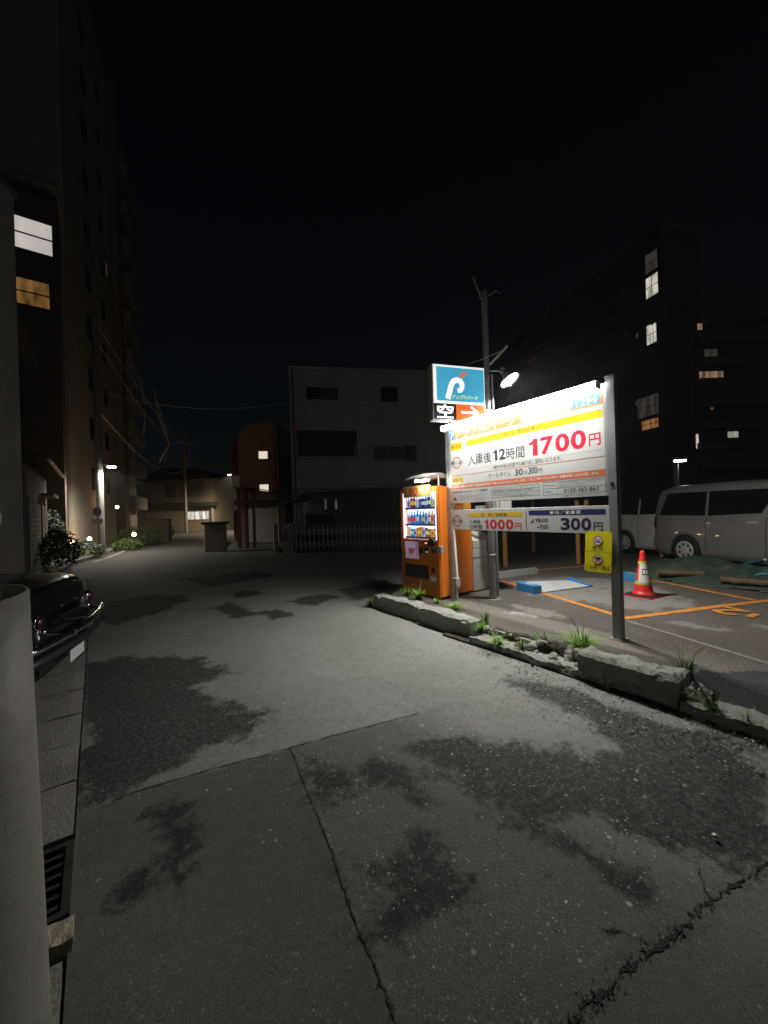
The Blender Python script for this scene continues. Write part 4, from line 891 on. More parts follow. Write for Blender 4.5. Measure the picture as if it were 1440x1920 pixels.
# ------------------------------------------------------------------ cars
def lerp(tab, x):
    if x <= tab[0][0]: return tab[0][1]
    for (a, va), (b, vb) in zip(tab[:-1], tab[1:]):
        if x <= b:
            t = (x-a)/(b-a); t = t*t*(3-2*t)*0.5+t*0.5; return va+(vb-va)*t
    return tab[-1][1]
class Car:
    def __init__(s, L, top, belt, width, wheels, wr, zb=0.2, round_top=0.1, tumble=0.16):
        s.L, s.top, s.belt, s.width, s.wheels, s.wr, s.zb, s.rt, s.tb = L, top, belt, width, wheels, wr, zb, round_top, tumble
    def bottom(s, x):
        z = s.zb + 0.12*max(0, 1-x/0.25)*0.6 + 0.12*max(0, 1-(s.L-x)/0.3)*0.6
        for w in s.wheels:
            r = s.wr+0.045; d = abs(x-w)
            if d < r: z = max(z, s.wr+math.sqrt(r*r-d*d)-0.02)
        return z
    def y(s, x, z):
        W = lerp(s.width, x); B = min(lerp(s.belt, x), lerp(s.top, x)-0.02); T = lerp(s.top, x)
        if z <= B:
            m = 0.55; u = (z-m)/0.6; return W*(1-0.045*u*u)
        wb = W*(1-0.045*((B-0.55)/0.6)**2)
        return wb - s.tb*(z-B)/0.6
    def section(s, x):
        T = lerp(s.top, x); B = min(lerp(s.belt, x), T-0.02); b = s.bottom(x); rt = min(s.rt, (T-b)*0.45)
        zc = T-rt; pts = [(0, b), (s.y(x, b)*0.9, b)]
        for k in range(7): z = b+(min(B, zc)-b)*k/6; pts.append((s.y(x, z), z))
        for k in range(1, 5):
            z = min(B, zc)+(zc-min(B, zc))*k/4; pts.append((s.y(x, z), z))
        yc = s.y(x, zc)
        for k in range(1, 6):
            a = R(90*k/5); pts.append((yc-rt*1.5*(1-math.cos(a)), zc+rt*math.sin(a)))
        pts.append((yc*0.3, T+0.018)); pts.append((0, T+0.022)); return pts
    def body(s):
        xs = sorted(set([0, 0.02, 0.06, 0.12]+[s.L*k/46 for k in range(47)]+[s.L-0.02, s.L-0.06]+[w+s.wr*q for w in s.wheels for q in (-1.14, -1.08, -0.95, -0.75, -0.5, -0.2, 0.2, 0.5, 0.75, 0.95, 1.08, 1.14)]))
        rings = [s.section(x) for x in xs]; n = len(rings[0]); mb = MB(); vs = []
        for x, r in zip(xs, rings):
            sh = 0 if 0.03 < x < s.L-0.03 else 0.035
            vs += [(x, p[0]-(sh if p[0] > 0.1 else 0), p[1]-(sh*0.5 if k > n/2 else -sh*0.5)) for k, p in enumerate(r)]
            vs += [(x, -(p[0]-(sh if p[0] > 0.1 else 0)), p[1]-(sh*0.5 if k > n/2 else -sh*0.5)) for k, p in enumerate(r)]
        m = 2*n
        for i in range(len(xs)-1):
            for k in range(n-1):
                a, b = i*m+k, (i+1)*m+k
                mb_f = [(a, b, b+1, a+1), (a+n+1, b+n+1, b+n, a+n)]
                s.F = getattr(s, 'F', []) + mb_f
        mb.add(vs, s.F, True)
        for i, fl in ((0, 0), (len(xs)-1, 1)):
            loop = [i*m+k for k in range(n)] + [i*m+n+k for k in range(n-1, -1, -1)]
            mb.f.append(tuple(loop if fl else loop[::-1])); mb.sm.append(False)
        return mb
    def side_panel(s, poly, side, off=0.006, n=10):
        """glass that follows the flank: poly = (x,z) quad a,b,c,d -> subdivided"""
        a, b, c, d = [Vector(p) for p in poly]; vs = []
        for i in range(n+1):
            for j in range(5):
                p = (a.lerp(b, i/n)).lerp(d.lerp(c, i/n), j/4)
                vs.append((p.x, side*(s.y(p.x, p.y)+off), p.y))
        return MB().add(vs, [(i*5+j, (i+1)*5+j, (i+1)*5+j+1, i*5+j+1) for i in range(n) for j in range(4)], True)
ALLOY = mat('alloy_wheel', (0.62, 0.62, 0.63), 0.4, 0.25, 0.1)
def add_wheels(car, root, side_y):
    t = MB().lathe([(car.wr*0.62, -0.1), (car.wr*0.93, -0.1), (car.wr, -0.075), (car.wr, 0.075), (car.wr*0.93, 0.1), (car.wr*0.64, 0.1), (car.wr*0.62, 0.07)], 28).mesh('tyre')
    rim = MB().lathe([(0.0, 0.104), (car.wr*0.14, 0.103), (car.wr*0.2, 0.092), (car.wr*0.54, 0.094), (car.wr*0.63, 0.103), (car.wr*0.63, 0.02), (0.0, 0.0)], 28).mesh('rim')
    spot = MB()
    for k in range(7):
        a = 2*math.pi*k/7; spot.lathe([(0.0, 0.0895), (car.wr*0.095, 0.0885)], 10, (car.wr*0.40*math.cos(a), car.wr*0.40*math.sin(a), 0))
    spm = spot.mesh('vent')
    for w in car.wheels:
        for sd in (1, -1):
            o = link('wheel', t, RUBBER, root, (w, sd*(side_y-0.10), car.wr), (R(-90)*sd, 0, 0))
            link('rim', rim, ALLOY, o); link('rim_vent', spm, BLACKP, o, (0, 0, 0.006))

VANP = mat('silver_paint', (0.27, 0.265, 0.26), 0.38, 0.35, 0.04, 2, coat=0.5)
WCAR = mat('white_car_paint', (0.62, 0.61, 0.59), 0.35, 0, 0.03, 2, coat=0.5)
BCAR = mat('black_car_paint', (0.006, 0.006, 0.007), 0.28, 0, 0.05, 2, coat=0.5)
TAILR = mat('tail_lamp_red', (0.06, 0.006, 0.006), 0.3, 0, 0.1)
HANDLE = mat('bright_handle', (0.6, 0.6, 0.6), 0.3, 0.3)
def van(name, label, loc, rz, paint_, L=4.85, hwid=0.92, H=1.90, cat='van'):
    root = thing(name, label, cat, loc, rz)
    c = Car(L, [(0, H-0.32), (0.08, H-0.12), (0.35, H-0.02), (1.6, H), (3.0, H-0.03), (3.5, H-0.14), (4.15, 1.22), (4.6, 1.05), (L, 0.85)],
            [(0, 1.12), (2.5, 1.10), (L, 0.98)], [(0, hwid-0.10), (0.15, hwid-0.03), (0.6, hwid), (3.8, hwid), (4.5, hwid-0.08), (L, hwid-0.22)], (0.88, 3.78), 0.335, 0.19, 0.14, 0.15)
    c.body().build('body', paint_, root); add_wheels(c, root, hwid)
    for sd in (1, -1):
        g1 = c.side_panel([(0.20, 1.16), (1.34, 1.15), (1.30, 1.70), (0.34, 1.70)], sd).build('side_window', DKGLASS, root)
        c.side_panel([(1.40, 1.15), (2.42, 1.20), (2.62, 1.69), (1.36, 1.70)], sd).build('side_window', DKGLASS, root)
        c.side_panel([(2.62, 1.14), (3.62, 1.12), (3.12, 1.66), (2.80, 1.68)], sd).build('side_window', DKGLASS, root)
        for x in (1.37,): c.side_panel([(x-0.008, 0.32), (x+0.008, 0.32), (x+0.008, 1.12), (x-0.008, 1.12)], sd, 0.003, 2).build('door_gap', DARKM, root)
        c.side_panel([(2.5, 0.32), (2.515, 0.32), (2.515, 1.12), (2.5, 1.12)], sd, 0.003, 2).build('door_gap', DARKM, root)
        c.side_panel([(2.2, 1.0), (2.40, 1.0), (2.40, 1.035), (2.2, 1.035)], sd, 0.03, 2).build('door_handle', HANDLE, root)
        c.side_panel([(2.62, 1.0), (2.82, 1.0), (2.82, 1.035), (2.62, 1.035)], sd, 0.03, 2).build('door_handle', HANDLE, root)
        c.side_panel([(1.3, 0.30), (3.3, 0.30), (3.3, 0.335), (1.3, 0.335)], sd, 0.012, 4).build('side_sill', paint_, root)
        c.side_panel([(0.015, 0.85), (0.14, 0.85), (0.12, 1.12), (0.03, 1.12)], sd, 0.008, 3).build('tail_lamp', TAILR, root)
        c.side_panel([(0.44, 0.96), (0.47, 0.96), (0.47, 0.985), (0.44, 0.985)], sd, 0.004, 2).build('fuel_flap', paint_, root)
    MB().box(-0.012, 0.02, -0.62, 0.62, 1.18, 1.50).build('rear_window', DKGLASS, root); MB().box(-0.05, 0.1, -hwid+0.12, hwid-0.12, 0.36, 0.58, 0.03).build('rear_bumper', paint_, root)
    return root
# heading of the silver van: nose towards the right of the picture
van('minivan', 'silver minivan parked across the back of the lot', (11.26+0.405*0.88+0.91*0.82, 3.0+0.914*0.88-0.41*0.82, 0.10), math.degrees(math.atan2(-0.914, -0.405)), VANP)
van('parked_car', 'white people carrier parked just behind the tail of the silver minivan', (13.75, 5.35, 0.10), 246, WCAR, 4.6, 0.86, 1.62, 'car')

# black car with its tail to the road
bc = thing('black_car', 'shiny black car with chrome bumper, tail towards the road, behind the pole', 'car', (-0.24, 4.69, 0.0), 164.5)
c = Car(3.9, [(0, 0.70), (0.03, 0.89), (0.10, 0.97), (0.30, 1.02), (0.75, 1.035), (1.15, 1.33), (1.6, 1.42), (2.2, 1.42), (2.75, 1.02), (3.5, 0.92), (3.9, 0.66)], [(0, 0.90), (0.75, 0.93), (3.9, 0.85)],
        [(0, 0.62), (0.06, 0.75), (0.2, 0.83), (0.5, 0.85), (3.3, 0.85), (3.9, 0.65)], (0.72, 3.1), 0.29, 0.20, 0.16, 0.2)
c.body().build('body', BCAR, bc); add_wheels(c, bc, 0.85)
bb = [(-0.03-0.10*(1-(k/8)**2)+0.0, 0.90*k/8, 0.57) for k in range(-8, 9)]
bb = [(0.22, -0.90, 0.58)]+bb+[(0.22, 0.90, 0.58)]
MB().tube(bb, 0.035, 8).build('rear_bumper', CHROME, bc); MB().tube([(p[0]+0.02, p[1]*0.97, 0.46) for p in bb], 0.045, 8).build('bumper_valance', BLACKP, bc)
for s_ in (1, -1):
    MB().tube([(0.02, s_*0.30, 0.57), (-0.16, s_*0.30, 0.57)], 0.03, 8).build('bumper_overrider', CHROME, bc)
    q0 = MB().lathe([(0.0, 0.03), (0.035, 0.024), (0.05, 0.0), (0.05, -0.04)], 16).build('tail_lamp', TAILR, bc, (-0.005, s_*0.585, 0.74), (0, R(-90), 0))
    MB().lathe([(0.05, 0.002), (0.062, 0.004), (0.062, -0.03)], 16).build('lamp_ring', CHROME, q0)
    MB().lathe([(0.0, 0.02), (0.03, 0.014), (0.035, -0.02)], 14).build('reverse_lamp', CHROME, bc, (-0.012, s_*0.52, 0.65), (0, R(-90), 0))
MB().box(-0.055, -0.045, -0.165, 0.165, 0.30, 0.465).build('number_plate', mat('number_plate_white', (0.72, 0.72, 0.70), 0.4, 0, 0.15, 30), bc, (-0.05, 0.10, 0.0))
MB().box(-0.10, -0.05, -0.12, 0.12, 0.28, 0.30).build('plate_bracket', BLACKP, bc)
MB().tube([(-0.012, -0.16, 0.80), (-0.03, 0, 0.815), (-0.012, 0.16, 0.80)], 0.016, 8).build('boot_handle', CHROME, bc)
for s_ in (1, -1): c.side_panel([(1.2, 0.98), (2.1, 0.98), (2.0, 1.32), (1.4, 1.32)], s_).build('side_window', DKGLASS, bc)
MB().add([(0.80, -0.5, 1.03), (0.80, 0.5, 1.03), (1.15, 0.44, 1.335), (1.15, -0.44, 1.335)], [(0, 1, 2, 3)]).build('rear_window', DKGLASS, bc)

# dark car behind the folding gate
dk = van('parked_car', 'dark blue car barely visible behind the folding gate', (8.2, 15.9, 0.0), 63, mat('dark_blue_paint', (0.008, 0.011, 0.03), 0.3, 0, 0.05, coat=0.4), 3.9, 0.75, 1.5, 'car')

# ------------------------------------------------------------------ utility pole in the foreground
up = thing('utility_pole', 'grey concrete utility pole in a pale wrap at the left edge', 'utility pole', (-0.315, 1.335, 0))
PCON = mat('pole_concrete', (0.27, 0.26, 0.24), 0.85, 0, 0.1, 5, 0.2, 90, dirt=0.25)
MB().tube([(0, 0, -0.05), (0, 0, 1.5), (0, 0, 4), (0, 0, 9)], [0.128, 0.119, 0.104, 0.07], 28).build('pole_shaft', PCON, up)
GU = mat('pale_wrap', (0.20, 0.192, 0.178), 0.6, 0, 0.12, 3, 0.25, 14, dirt=0.5, dcol=(0.14, 0.13, 0.115), dscale=5)
gv = []; n = 40
for z in (-0.02, 0.4, 0.9, 1.372):
    for k in range(n+1):
        a = 2*math.pi*k/n*1.02; r = 0.168+0.018*(1.372-z)/1.1+0.004*math.sin(3*a)+0.004*k/n; gv.append((r*math.cos(a), r*math.sin(a), z+(0.012*math.sin(a*1.0+0.6) if z > 1 else 0)))
wp = MB().add(gv, [(i*(n+1)+k, i*(n+1)+k+1, (i+1)*(n+1)+k+1, (i+1)*(n+1)+k) for i in range(3) for k in range(n)], True).build('pole_wrap', GU, up)
wp.modifiers.new('thickness', 'SOLIDIFY').thickness = 0.006
MB().lathe([(0.123, 0), (0.126, 0.002), (0.126, 0.03), (0.123, 0.032)], 24, (0, 0, 1.545)).build('steel_band', STEEL, up)
MB().lathe([(0.12, 0), (0.123, 0.002), (0.123, 0.025), (0.12, 0.027)], 24, (0, 0, 2.4)).build('steel_band', STEEL, up)

# ------------------------------------------------------------------ weeds
GRASS = mat('fresh_grass', (0.19, 0.36, 0.05), 0.55, 0, 0.35, 25); GRASS2 = mat('dull_grass', (0.11, 0.19, 0.05), 0.6, 0, 0.35, 25); STRAW = mat('straw', (0.35, 0.30, 0.14), 0.7, 0, 0.2, 25)
def weed(label, x, y, z, n, h, spread, m=GRASS, seed=0, stalks=0, group='weeds growing out of the kerb'):
    rg = random.Random(seed); t = thing('weed_tuft', label, 'weed', (x, y, z), 0, group); mb = MB()
    for i in range(int(n*2.3)):
        a = rg.uniform(0, 6.283); b0 = rg.uniform(0, spread*0.35); h_ = h*1.25; l = h_*rg.uniform(0.45, 1.1); lean = rg.uniform(0.2, 1.35)*spread/h*1.2; w_ = rg.uniform(0.0025, 0.006)
        px_, py_ = b0*math.cos(a*1.7), b0*math.sin(a*1.7); ca, sa = math.cos(a), math.sin(a); vs = []
        for k in range(5):
            u = k/4; d = lean*l*u*u*0.9; zz = l*(u-0.42*lean*u*u*u); ww = w_*(1-u**1.6)
            cx, cy = px_+ca*d+ca*0.02*u, py_+sa*d+sa*0.02*u
            vs += [(cx-sa*ww, cy+ca*ww, zz), (cx+sa*ww, cy-ca*ww, zz)]
        mb.add(vs, [(2*k, 2*k+1, 2*k+3, 2*k+2) for k in range(4)], True)
    tag(mb.build('blades', m, t), kind='stuff')
    for s_ in range(stalks):
        a = rg.uniform(0, 6.28); q = 0.08+0.05*rg.random(); hh = h*rg.uniform(1.2, 1.7)
        o = MB().tube([(0.02*math.cos(a), 0.02*math.sin(a), 0), (q*0.5*math.cos(a), q*0.5*math.sin(a), hh*0.7), (q*1.2*math.cos(a), q*1.2*math.sin(a), hh)], 0.0022, 4)
        for k in range(6):
            u = k/6; p = Vector((q*(0.7+0.5*u)*math.cos(a), q*(0.7+0.5*u)*math.sin(a), hh*(0.78+0.22*u)))
            o.add([p, p+Vector((0.012, 0.006, 0.015)), p+Vector((0.004, -0.006, 0.022))], [(0, 1, 2)])
        o.build('seed_stalk', STRAW, t)
    return t
weed('bright grass tuft in front of the left side of the vending machine', 4.18, 5.0, 0.10, 60, 0.17, 0.12, GRASS, 1, 2)
weed('tallest bright grass tuft in front of the middle of the vending machine', 4.15, 4.66, 0.10, 90, 0.20, 0.15, GRASS, 2, 2)
weed('low grass sprig at the right front foot of the vending machine', 4.22, 4.32, 0.10, 26, 0.09, 0.1, GRASS, 3)
weed('spreading bright grass tuft at the left foot of the price board', 4.12, 3.86, 0.10, 90, 0.13, 0.17, GRASS, 4)
weed('grass tuft at the right end of the tall kerb block', 3.83, 3.08, 0.09, 46, 0.20, 0.13, GRASS2, 5, 2)
weed('grass growing low out of the broken end of the tall kerb block', 3.62, 2.98, 0.08, 40, 0.15, 0.12, GRASS, 6)
weed('grass sprig hanging over the front of the broken kerb', 3.46, 2.62, 0.06, 34, 0.13, 0.14, GRASS, 7)
weed('thin grass sprig among the rubble of the broken kerb', 3.50, 2.36, 0.07, 22, 0.12, 0.1, GRASS2, 8)
weed('leafy weed clump behind the rubble of the broken kerb', 3.78, 2.28, 0.08, 50, 0.15, 0.2, GRASS2, 9, 1)
weed('largest grass clump left of the right post of the price board', 3.86, 1.90, 0.09, 120, 0.22, 0.22, GRASS, 10, 4)
weed('small grass at the left end of the right kerb block', 3.74, 1.80, 0.09, 40, 0.14, 0.14, GRASS2, 11)
weed('grass clump behind the right end of the right kerb block', 3.84, 1.05, 0.09, 60, 0.22, 0.14, GRASS2, 12, 4)
weed('single green sprig at the foot of the right kerb block front', 3.38, 1.47, 0.0, 9, 0.15, 0.06, GRASS2, 13)
weed('grass sprig growing on the low kerb below the right kerb block', 3.44, 0.80, 0.07, 26, 0.14, 0.12, GRASS2, 14)
weed('tiny sprig on the low kerb nearest to the right edge', 3.42, 0.62, 0.06, 8, 0.10, 0.07, GRASS2, 15)
weed('dull grass at the far rounded end of the kerb', 3.56, 5.22, 0.0, 50, 0.16, 0.14, GRASS2, 16)
weed('lone blade tuft at the foot of the middle kerb front', 3.37, 2.16, 0.0, 5, 0.08, 0.04, GRASS2, 17)
weed('weeds growing at the foot of the white wall behind the black car', -2.0, 11.2, 0.0, 90, 0.5, 0.4, GRASS2, 18, group='weeds by the white wall')
weed('weeds growing by the dark doorway of the house', -1.1, 13.8, 0.0, 90, 0.45, 0.4, GRASS2, 19, group='weeds by the white wall')

# ------------------------------------------------------------------ buildings
def window(par, x0, x1, z0, z1, m, y=0.0, t=0.05, bars=1, fm=None, mid=False):
    """frame proud of the wall, pane inside it; wall face at y (looks along -y)"""
    fm = fm or FRAME; mb = MB()
    for a in ((x0, x1, z0, z0+t), (x0, x1, z1-t, z1), (x0, x0+t, z0+t, z1-t), (x1-t, x1, z0+t, z1-t)): mb.box(a[0], a[1], y-0.05, y-0.002, a[2], a[3])
    f = mb.build('window', fm, par)
    MB().quad((x0+t, y-0.015, z0+t), (x1-t, y-0.015, z0+t), (x1-t, y-0.015, z1-t), (x0+t, y-0.015, z1-t)).build('pane', m, f)
    for k in range(bars):
        xm = x0+(x1-x0)*(k+1)/(bars+1); MB().box(xm-t*0.4, xm+t*0.4, y-0.04, y-0.016, z0+t, z1-t).build('glazing_bar', fm, f)
    if mid: MB().box(x0+t, x1-t, y-0.038, y-0.016, (z0+z1)/2-t*0.4, (z0+z1)/2+t*0.4).build('glazing_bar', fm, f)
    return f
FRAME = mat('dark_frame', (0.03, 0.03, 0.03), 0.5); WFRAME = mat('pale_frame', (0.4, 0.4, 0.39), 0.5)
NIGHT = mat('unlit_pane', (0.015, 0.016, 0.02), 0.1)
WALLG = mat('grey_render', (0.55, 0.54, 0.51), 0.9, 0, 0.08, 1.5, 0.2, 40, dirt=0.3, dcol=(0.18, 0.175, 0.165), dscale=0.6)
CONW = mat('wall_concrete', (0.28, 0.27, 0.25), 0.9, 0, 0.12, 3, 0.3, 40, dirt=0.4, dscale=1.2)

gb = thing('grey_building', 'grey three storey building with dark windows behind the folding gate', 'building', (8, 18, 0), -27)
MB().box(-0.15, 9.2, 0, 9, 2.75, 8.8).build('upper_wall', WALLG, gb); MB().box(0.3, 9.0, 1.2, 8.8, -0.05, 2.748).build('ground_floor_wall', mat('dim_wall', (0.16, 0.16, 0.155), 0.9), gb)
MB().box(-0.15, 0.28, 0.05, 0.5, -0.05, 2.749).build('column', WALLG, gb); MB().box(-0.2, 9.25, -0.05, 9.05, 8.801, 8.98).build('parapet', WALLG, gb)
MB().box(-0.15, 9.2, -0.04, -0.002, 7.1, 7.2).build('ledge', WALLG, gb); MB().box(-0.15, 9.2, -0.06, -0.002, 2.75, 2.85).build('ledge', CONW, gb)
window(gb, 0.70, 1.42, 7.35, 7.93, NIGHT); window(gb, 1.46, 2.25, 7.35, 7.93, mat('curtain_pane', (0.10, 0.10, 0.10), 0.3)); window(gb, 4.5, 5.35, 7.3, 8.05, NIGHT)
bal = MB().box(0.14, 3.15, -0.02, -0.004, 4.42, 5.75).build('recess_shade_panel', mat('recess_shade', (0.03, 0.03, 0.032), 0.7), gb)  # flat dark panel, the shade of a recess put into its colour
MB().box(0.12, 0.2, -0.08, -0.022, 4.4, 5.0).build('balcony_post', WFRAME, bal); MB().box(3.0, 3.08, -0.08, -0.022, 4.4, 5.0).build('balcony_post', WFRAME, bal); MB().box(0.12, 3.2, -0.10, -0.021, 4.36, 4.44).build('balcony_sill', WALLG, bal)
window(gb, 4.0, 5.6, 4.2, 5.0, mat('curtain_pane2', (0.13, 0.13, 0.125), 0.3), fm=WFRAME); window(gb, 5.62, 6.3, 4.2, 5.0, NIGHT)
for x in (1.42, 1.98): window(gb, x, x+0.16, 1.75, 2.35, litwindow('reflection_glow', (0.8, 0.9, 0.75), 0.07), 1.2, 0.02, 0, WFRAME)  # pane glow stands in for two pale reflections
MB().tube([(0.02, -0.05, 0), (0.02, -0.05, 8.8)], 0.045, 8).build('downpipe', mat('copper_pipe', (0.2, 0.13, 0.1), 0.6), gb)

# folding gate
GM = mat('gate_cream', (0.82, 0.80, 0.74), 0.5, 0.1, 0.08)
fg = thing('folding_gate', 'pale accordion folding gate across the yard of the grey building', 'gate', (6.62, 14.95, 0), -39.5)
barm = MB().box(-0.014, 0.014, -0.014, 0.014, 0.06, 1.06).mesh('bar'); N_ = 23; sp = 4.35/N_
def diag(h0, h1): return MB().tube([(0, 0.018, h0), (sp, 0.018, h1)], 0.009, 5).mesh('lattice')
dm = [diag(0.18, 0.34), diag(0.34, 0.18), diag(0.34, 0.42), diag(0.42, 0.34), diag(0.68, 0.84), diag(0.84, 0.68), diag(0.84, 0.92), diag(0.92, 0.84)]
for k in range(N_+1):
    link('bar', barm, GM, fg, (k*sp, 0, 0))
    if k < N_:
        for d_ in dm: link('lattice', d_, GM, fg, (k*sp, 0.002*(k % 2), 0))
for k in range(0, N_+1, 4): MB().lathe([(0.02, -0.012), (0.035, -0.01), (0.035, 0.01), (0.02, 0.012)], 10).build('castor', BLACKP, fg, (k*sp, 0, 0.037), (R(90), 0, 0))

gp = thing('gate_pillar', 'pale gate pillar with a letter box left of the folding gate', 'pillar', (6.18, 15.35, 0), -39.5)
MB().box(0.0, 0.46, 0.0, 0.42, -0.03, 1.18, 0.01).build('pillar_block', mat('pillar_render', (0.42, 0.41, 0.38), 0.85, 0, 0.1, 4, 0.2), gp)
MB().box(0.24, 0.46, -0.012, -0.001, 0.95, 1.12).build('name_plate', mat('plate_pale', (0.6, 0.6, 0.57), 0.5), gp); MB().box(0.33, 0.40, -0.02, -0.0125, 0.99, 1.08).build('bell', DARKM, gp)
MB().box(0.02, 0.24, -0.03, -0.001, 0.45, 0.9).build('letter_box', mat('letter_box_grey', (0.22, 0.23, 0.23), 0.4, 0.3), gp)
yw = thing('garden_wall', 'low dark concrete wall between the gate pillar and the shutter', 'wall', (6.15, 15.75, 0), 70)
MB().box(0, 3.6, 0, 0.16, -0.03, 1.05).build('wall_panel', CONW, yw); MB().box(-0.02, 3.62, -0.02, 0.18, 1.05, 1.12).build('coping', CONW, yw)

# shutter garage, carport frame, gate block
sh_ = thing('shutter_garage', 'small garage with a pale roller shutter beside the garden wall', 'garage', (7.0, 22.6, 0), -37)
MB().box(-0.5, 2.2, 0.1, 4.0, -0.05, 2.2).build('garage_wall', mat('dark_red_wall', (0.10, 0.035, 0.03), 0.8), sh_)
MB().box(-0.6, 2.4, -0.25, 4.1, 2.2, 2.36).build('roof', mat('roof_dark', (0.05, 0.048, 0.045), 0.7), sh_)
SHUT = mat('shutter_metal', (0.34, 0.34, 0.33), 0.4, 0.5, 0.1, 5, dirt=0.3)
for k in range(24): MB().box(0.06, 1.78, 0.055, 0.085+0.008*(k % 2), 0.02+k*0.082, 0.096+k*0.082).build('shutter_slat', SHUT, sh_)
MB().box(0.0, 0.058, 0.04, 0.098, -0.03, 2.06).build('shutter_rail', STEEL, sh_); MB().box(1.782, 1.84, 0.04, 0.098, -0.03, 2.06).build('shutter_rail', STEEL, sh_)

cpt = thing('carport', 'carport on dark red posts with an open beam roof in front of the shutter', 'carport', (5.6, 19.6, 0), -37)
REDP = mat('dark_red_steel', (0.06, 0.014, 0.012), 0.5, 0.2, 0.15); DRK = mat('dark_timber', (0.03, 0.027, 0.025), 0.8)
for x in (0.0, 0.38, 0.75): MB().box(x, x+0.12, 0, 0.12, -0.03, 2.95).build('post', REDP, cpt)
MB().box(3.2, 3.3, 1.5, 1.6, -0.03, 2.25).build('post', REDP, cpt)
MB().box(-0.1, 3.5, -0.08, -0.002, 2.16, 2.32).build('fascia', DRK, cpt)
for y in (0.2, 0.7, 1.2, 1.7): MB().prism([(-0.15, 2.93), (-0.15, 3.03), (3.5, 2.42), (3.5, 2.322)], y, y+0.07, 'y').build('beam', DRK, cpt)
for x in (0.3, 1.0, 1.7, 2.4, 3.1): MB().box(x, x+0.05, 0.1, 1.9, 3.04-0.167*x, 3.08-0.167*x).build('rafter', DRK, cpt)
cbk = thing('gate_block', 'short pale concrete gate block with a slanting prop at its foot', 'block', (4.25, 18.6, 0), -37)
MB().box(-0.45, 0.45, 0, 0.4, -0.03, 1.22, 0.05).build('block', mat('block_concrete', (0.36, 0.33, 0.27), 0.9, 0, 0.15, 4, 0.4, 30, dirt=0.5), cbk); MB().box(-0.55, 0.55, -0.06, 0.46, 1.221, 1.34, 0.03).build('cap_stone', mat('cap_dark', (0.07, 0.07, 0.065), 0.9), cbk)
MB().prism([(0.35, 0.0), (0.55, 0.0), (0.85, 0.42), (0.72, 0.45)], -0.25, -0.1, 'y').build('prop', CONW, cbk)

ob = thing('brown_building', 'tall brown building with two small lit windows left of the grey building', 'building', (8.9, 29.5, 0), -37)
BRN = mat('brown_render', (0.23, 0.16, 0.115), 0.9, 0, 0.1, 1)
MB().prism([(-0.25, 0), (2.7, 0), (2.7, 8.55), (0.75, 8.55), (-0.25, 7.6)], 0, 6, 'y').build('wall', BRN, ob)
MB().box(2.32, 2.5, -0.14, -0.002, 0, 8.4).build('downpipe', mat('red_brown_pipe', (0.25, 0.10, 0.06), 0.7), ob)
MB().box(-1.0, -0.252, 0.6, 5, 0, 7.3).build('side_wall', mat('maroon_wall', (0.10, 0.035, 0.03), 0.9), ob); MB().box(-0.95, -0.26, 0.55, 0.598, 2.0, 4.7).build('white_panel', mat('lit_white_wall', (0.6, 0.58, 0.62), 0.8), ob)
for z in (5.80, 3.30): window(ob, 1.25, 1.98, z, z+0.62, emat('pane_warm', (1, 0.90, 0.72), 0.75), 0, 0.03, 0, WFRAME)
for z, wd in ((1.68, 'lower'), (2.10, 'upper')):
    wl = thing('wall_lamp', wd+' one of two small bright wall lamps left of the grey building', 'lamp', (8.45, 18.9, z), -37, 'small wall lamps')
    MB().box(-0.04, 0.07, -0.03, 0.05, -0.02, 0.16).build('back_plate', DARKM, wl)
    MB().lathe([(0.0, 0), (0.07, 0.03), (0.07, 0.1), (0.0, 0.13)], 10, (0.015, -0.10, 0)).build('lamp_globe', emat('wall_lamp_glow', (1, 0.97, 0.95), 3.0), wl)

# far houses at the end of the street
HW = mat('house_render', (0.40, 0.34, 0.25), 0.9, 0, 0.08, 0.6, dirt=0.25, dscale=0.4); RT = mat('roof_tiles', (0.06, 0.058, 0.055), 0.7, 0, 0.2, 8)
def house(name, label, loc, rz, w_, d_, h, rh, wall=HW, roof=RT):
    t = thing(name, label, 'house', loc, rz)
    MB().box(0, w_, 0, d_, -0.05, h).build('wall', wall, t)
    MB().prism([(-0.4, h+0.001), (w_+0.4, h+0.001), (w_*0.72, h+rh), (w_*0.28, h+rh)], -0.4, d_+0.4, 'y').build('roof', roof, t); return t
h1 = house('street_house', 'two storey house with a long lit window at the end of the street', (4.4, 52.3, 0), -37, 8.2, 8, 6.0, 1.3)
MB().prism([(-0.6, 2.9), (8.7, 2.9), (8.7, 3.3), (-0.6, 3.3)], -0.7, -0.002, 'y').build('canopy_roof', RT, h1)
window(h1, 5.1, 7.6, 1.3, 2.3, litwindow('pane_cool', (1, 0.95, 0.85), 1.0, 1.2), bars=2, fm=WFRAME)
for x in (2.6, 4.5, 5.9): MB().box(x, x+1.2, -0.08, -0.003, 4.0, 5.6).build('rain_shutter', mat('rain_shutter', (0.20, 0.18, 0.15), 0.7), h1)
MB().box(8.0, 8.22, -0.3, -0.002, -0.03, 2.9).build('pale_pillar', mat('pale_pillar', (0.55, 0.53, 0.5), 0.8), h1)
h2 = thing('amber_building', 'low building washed amber by the far street lamp', 'building', (15.0, 56.5, 0), -37)
MB().box(-2.5, 4.4, 0, 6, -0.05, 6.6).build('wall', mat('amber_wall', (0.45, 0.33, 0.18), 0.9), h2); MB().box(-2.7, 4.6, -0.3, 6.2, 6.6, 6.8).build('roof', RT, h2)
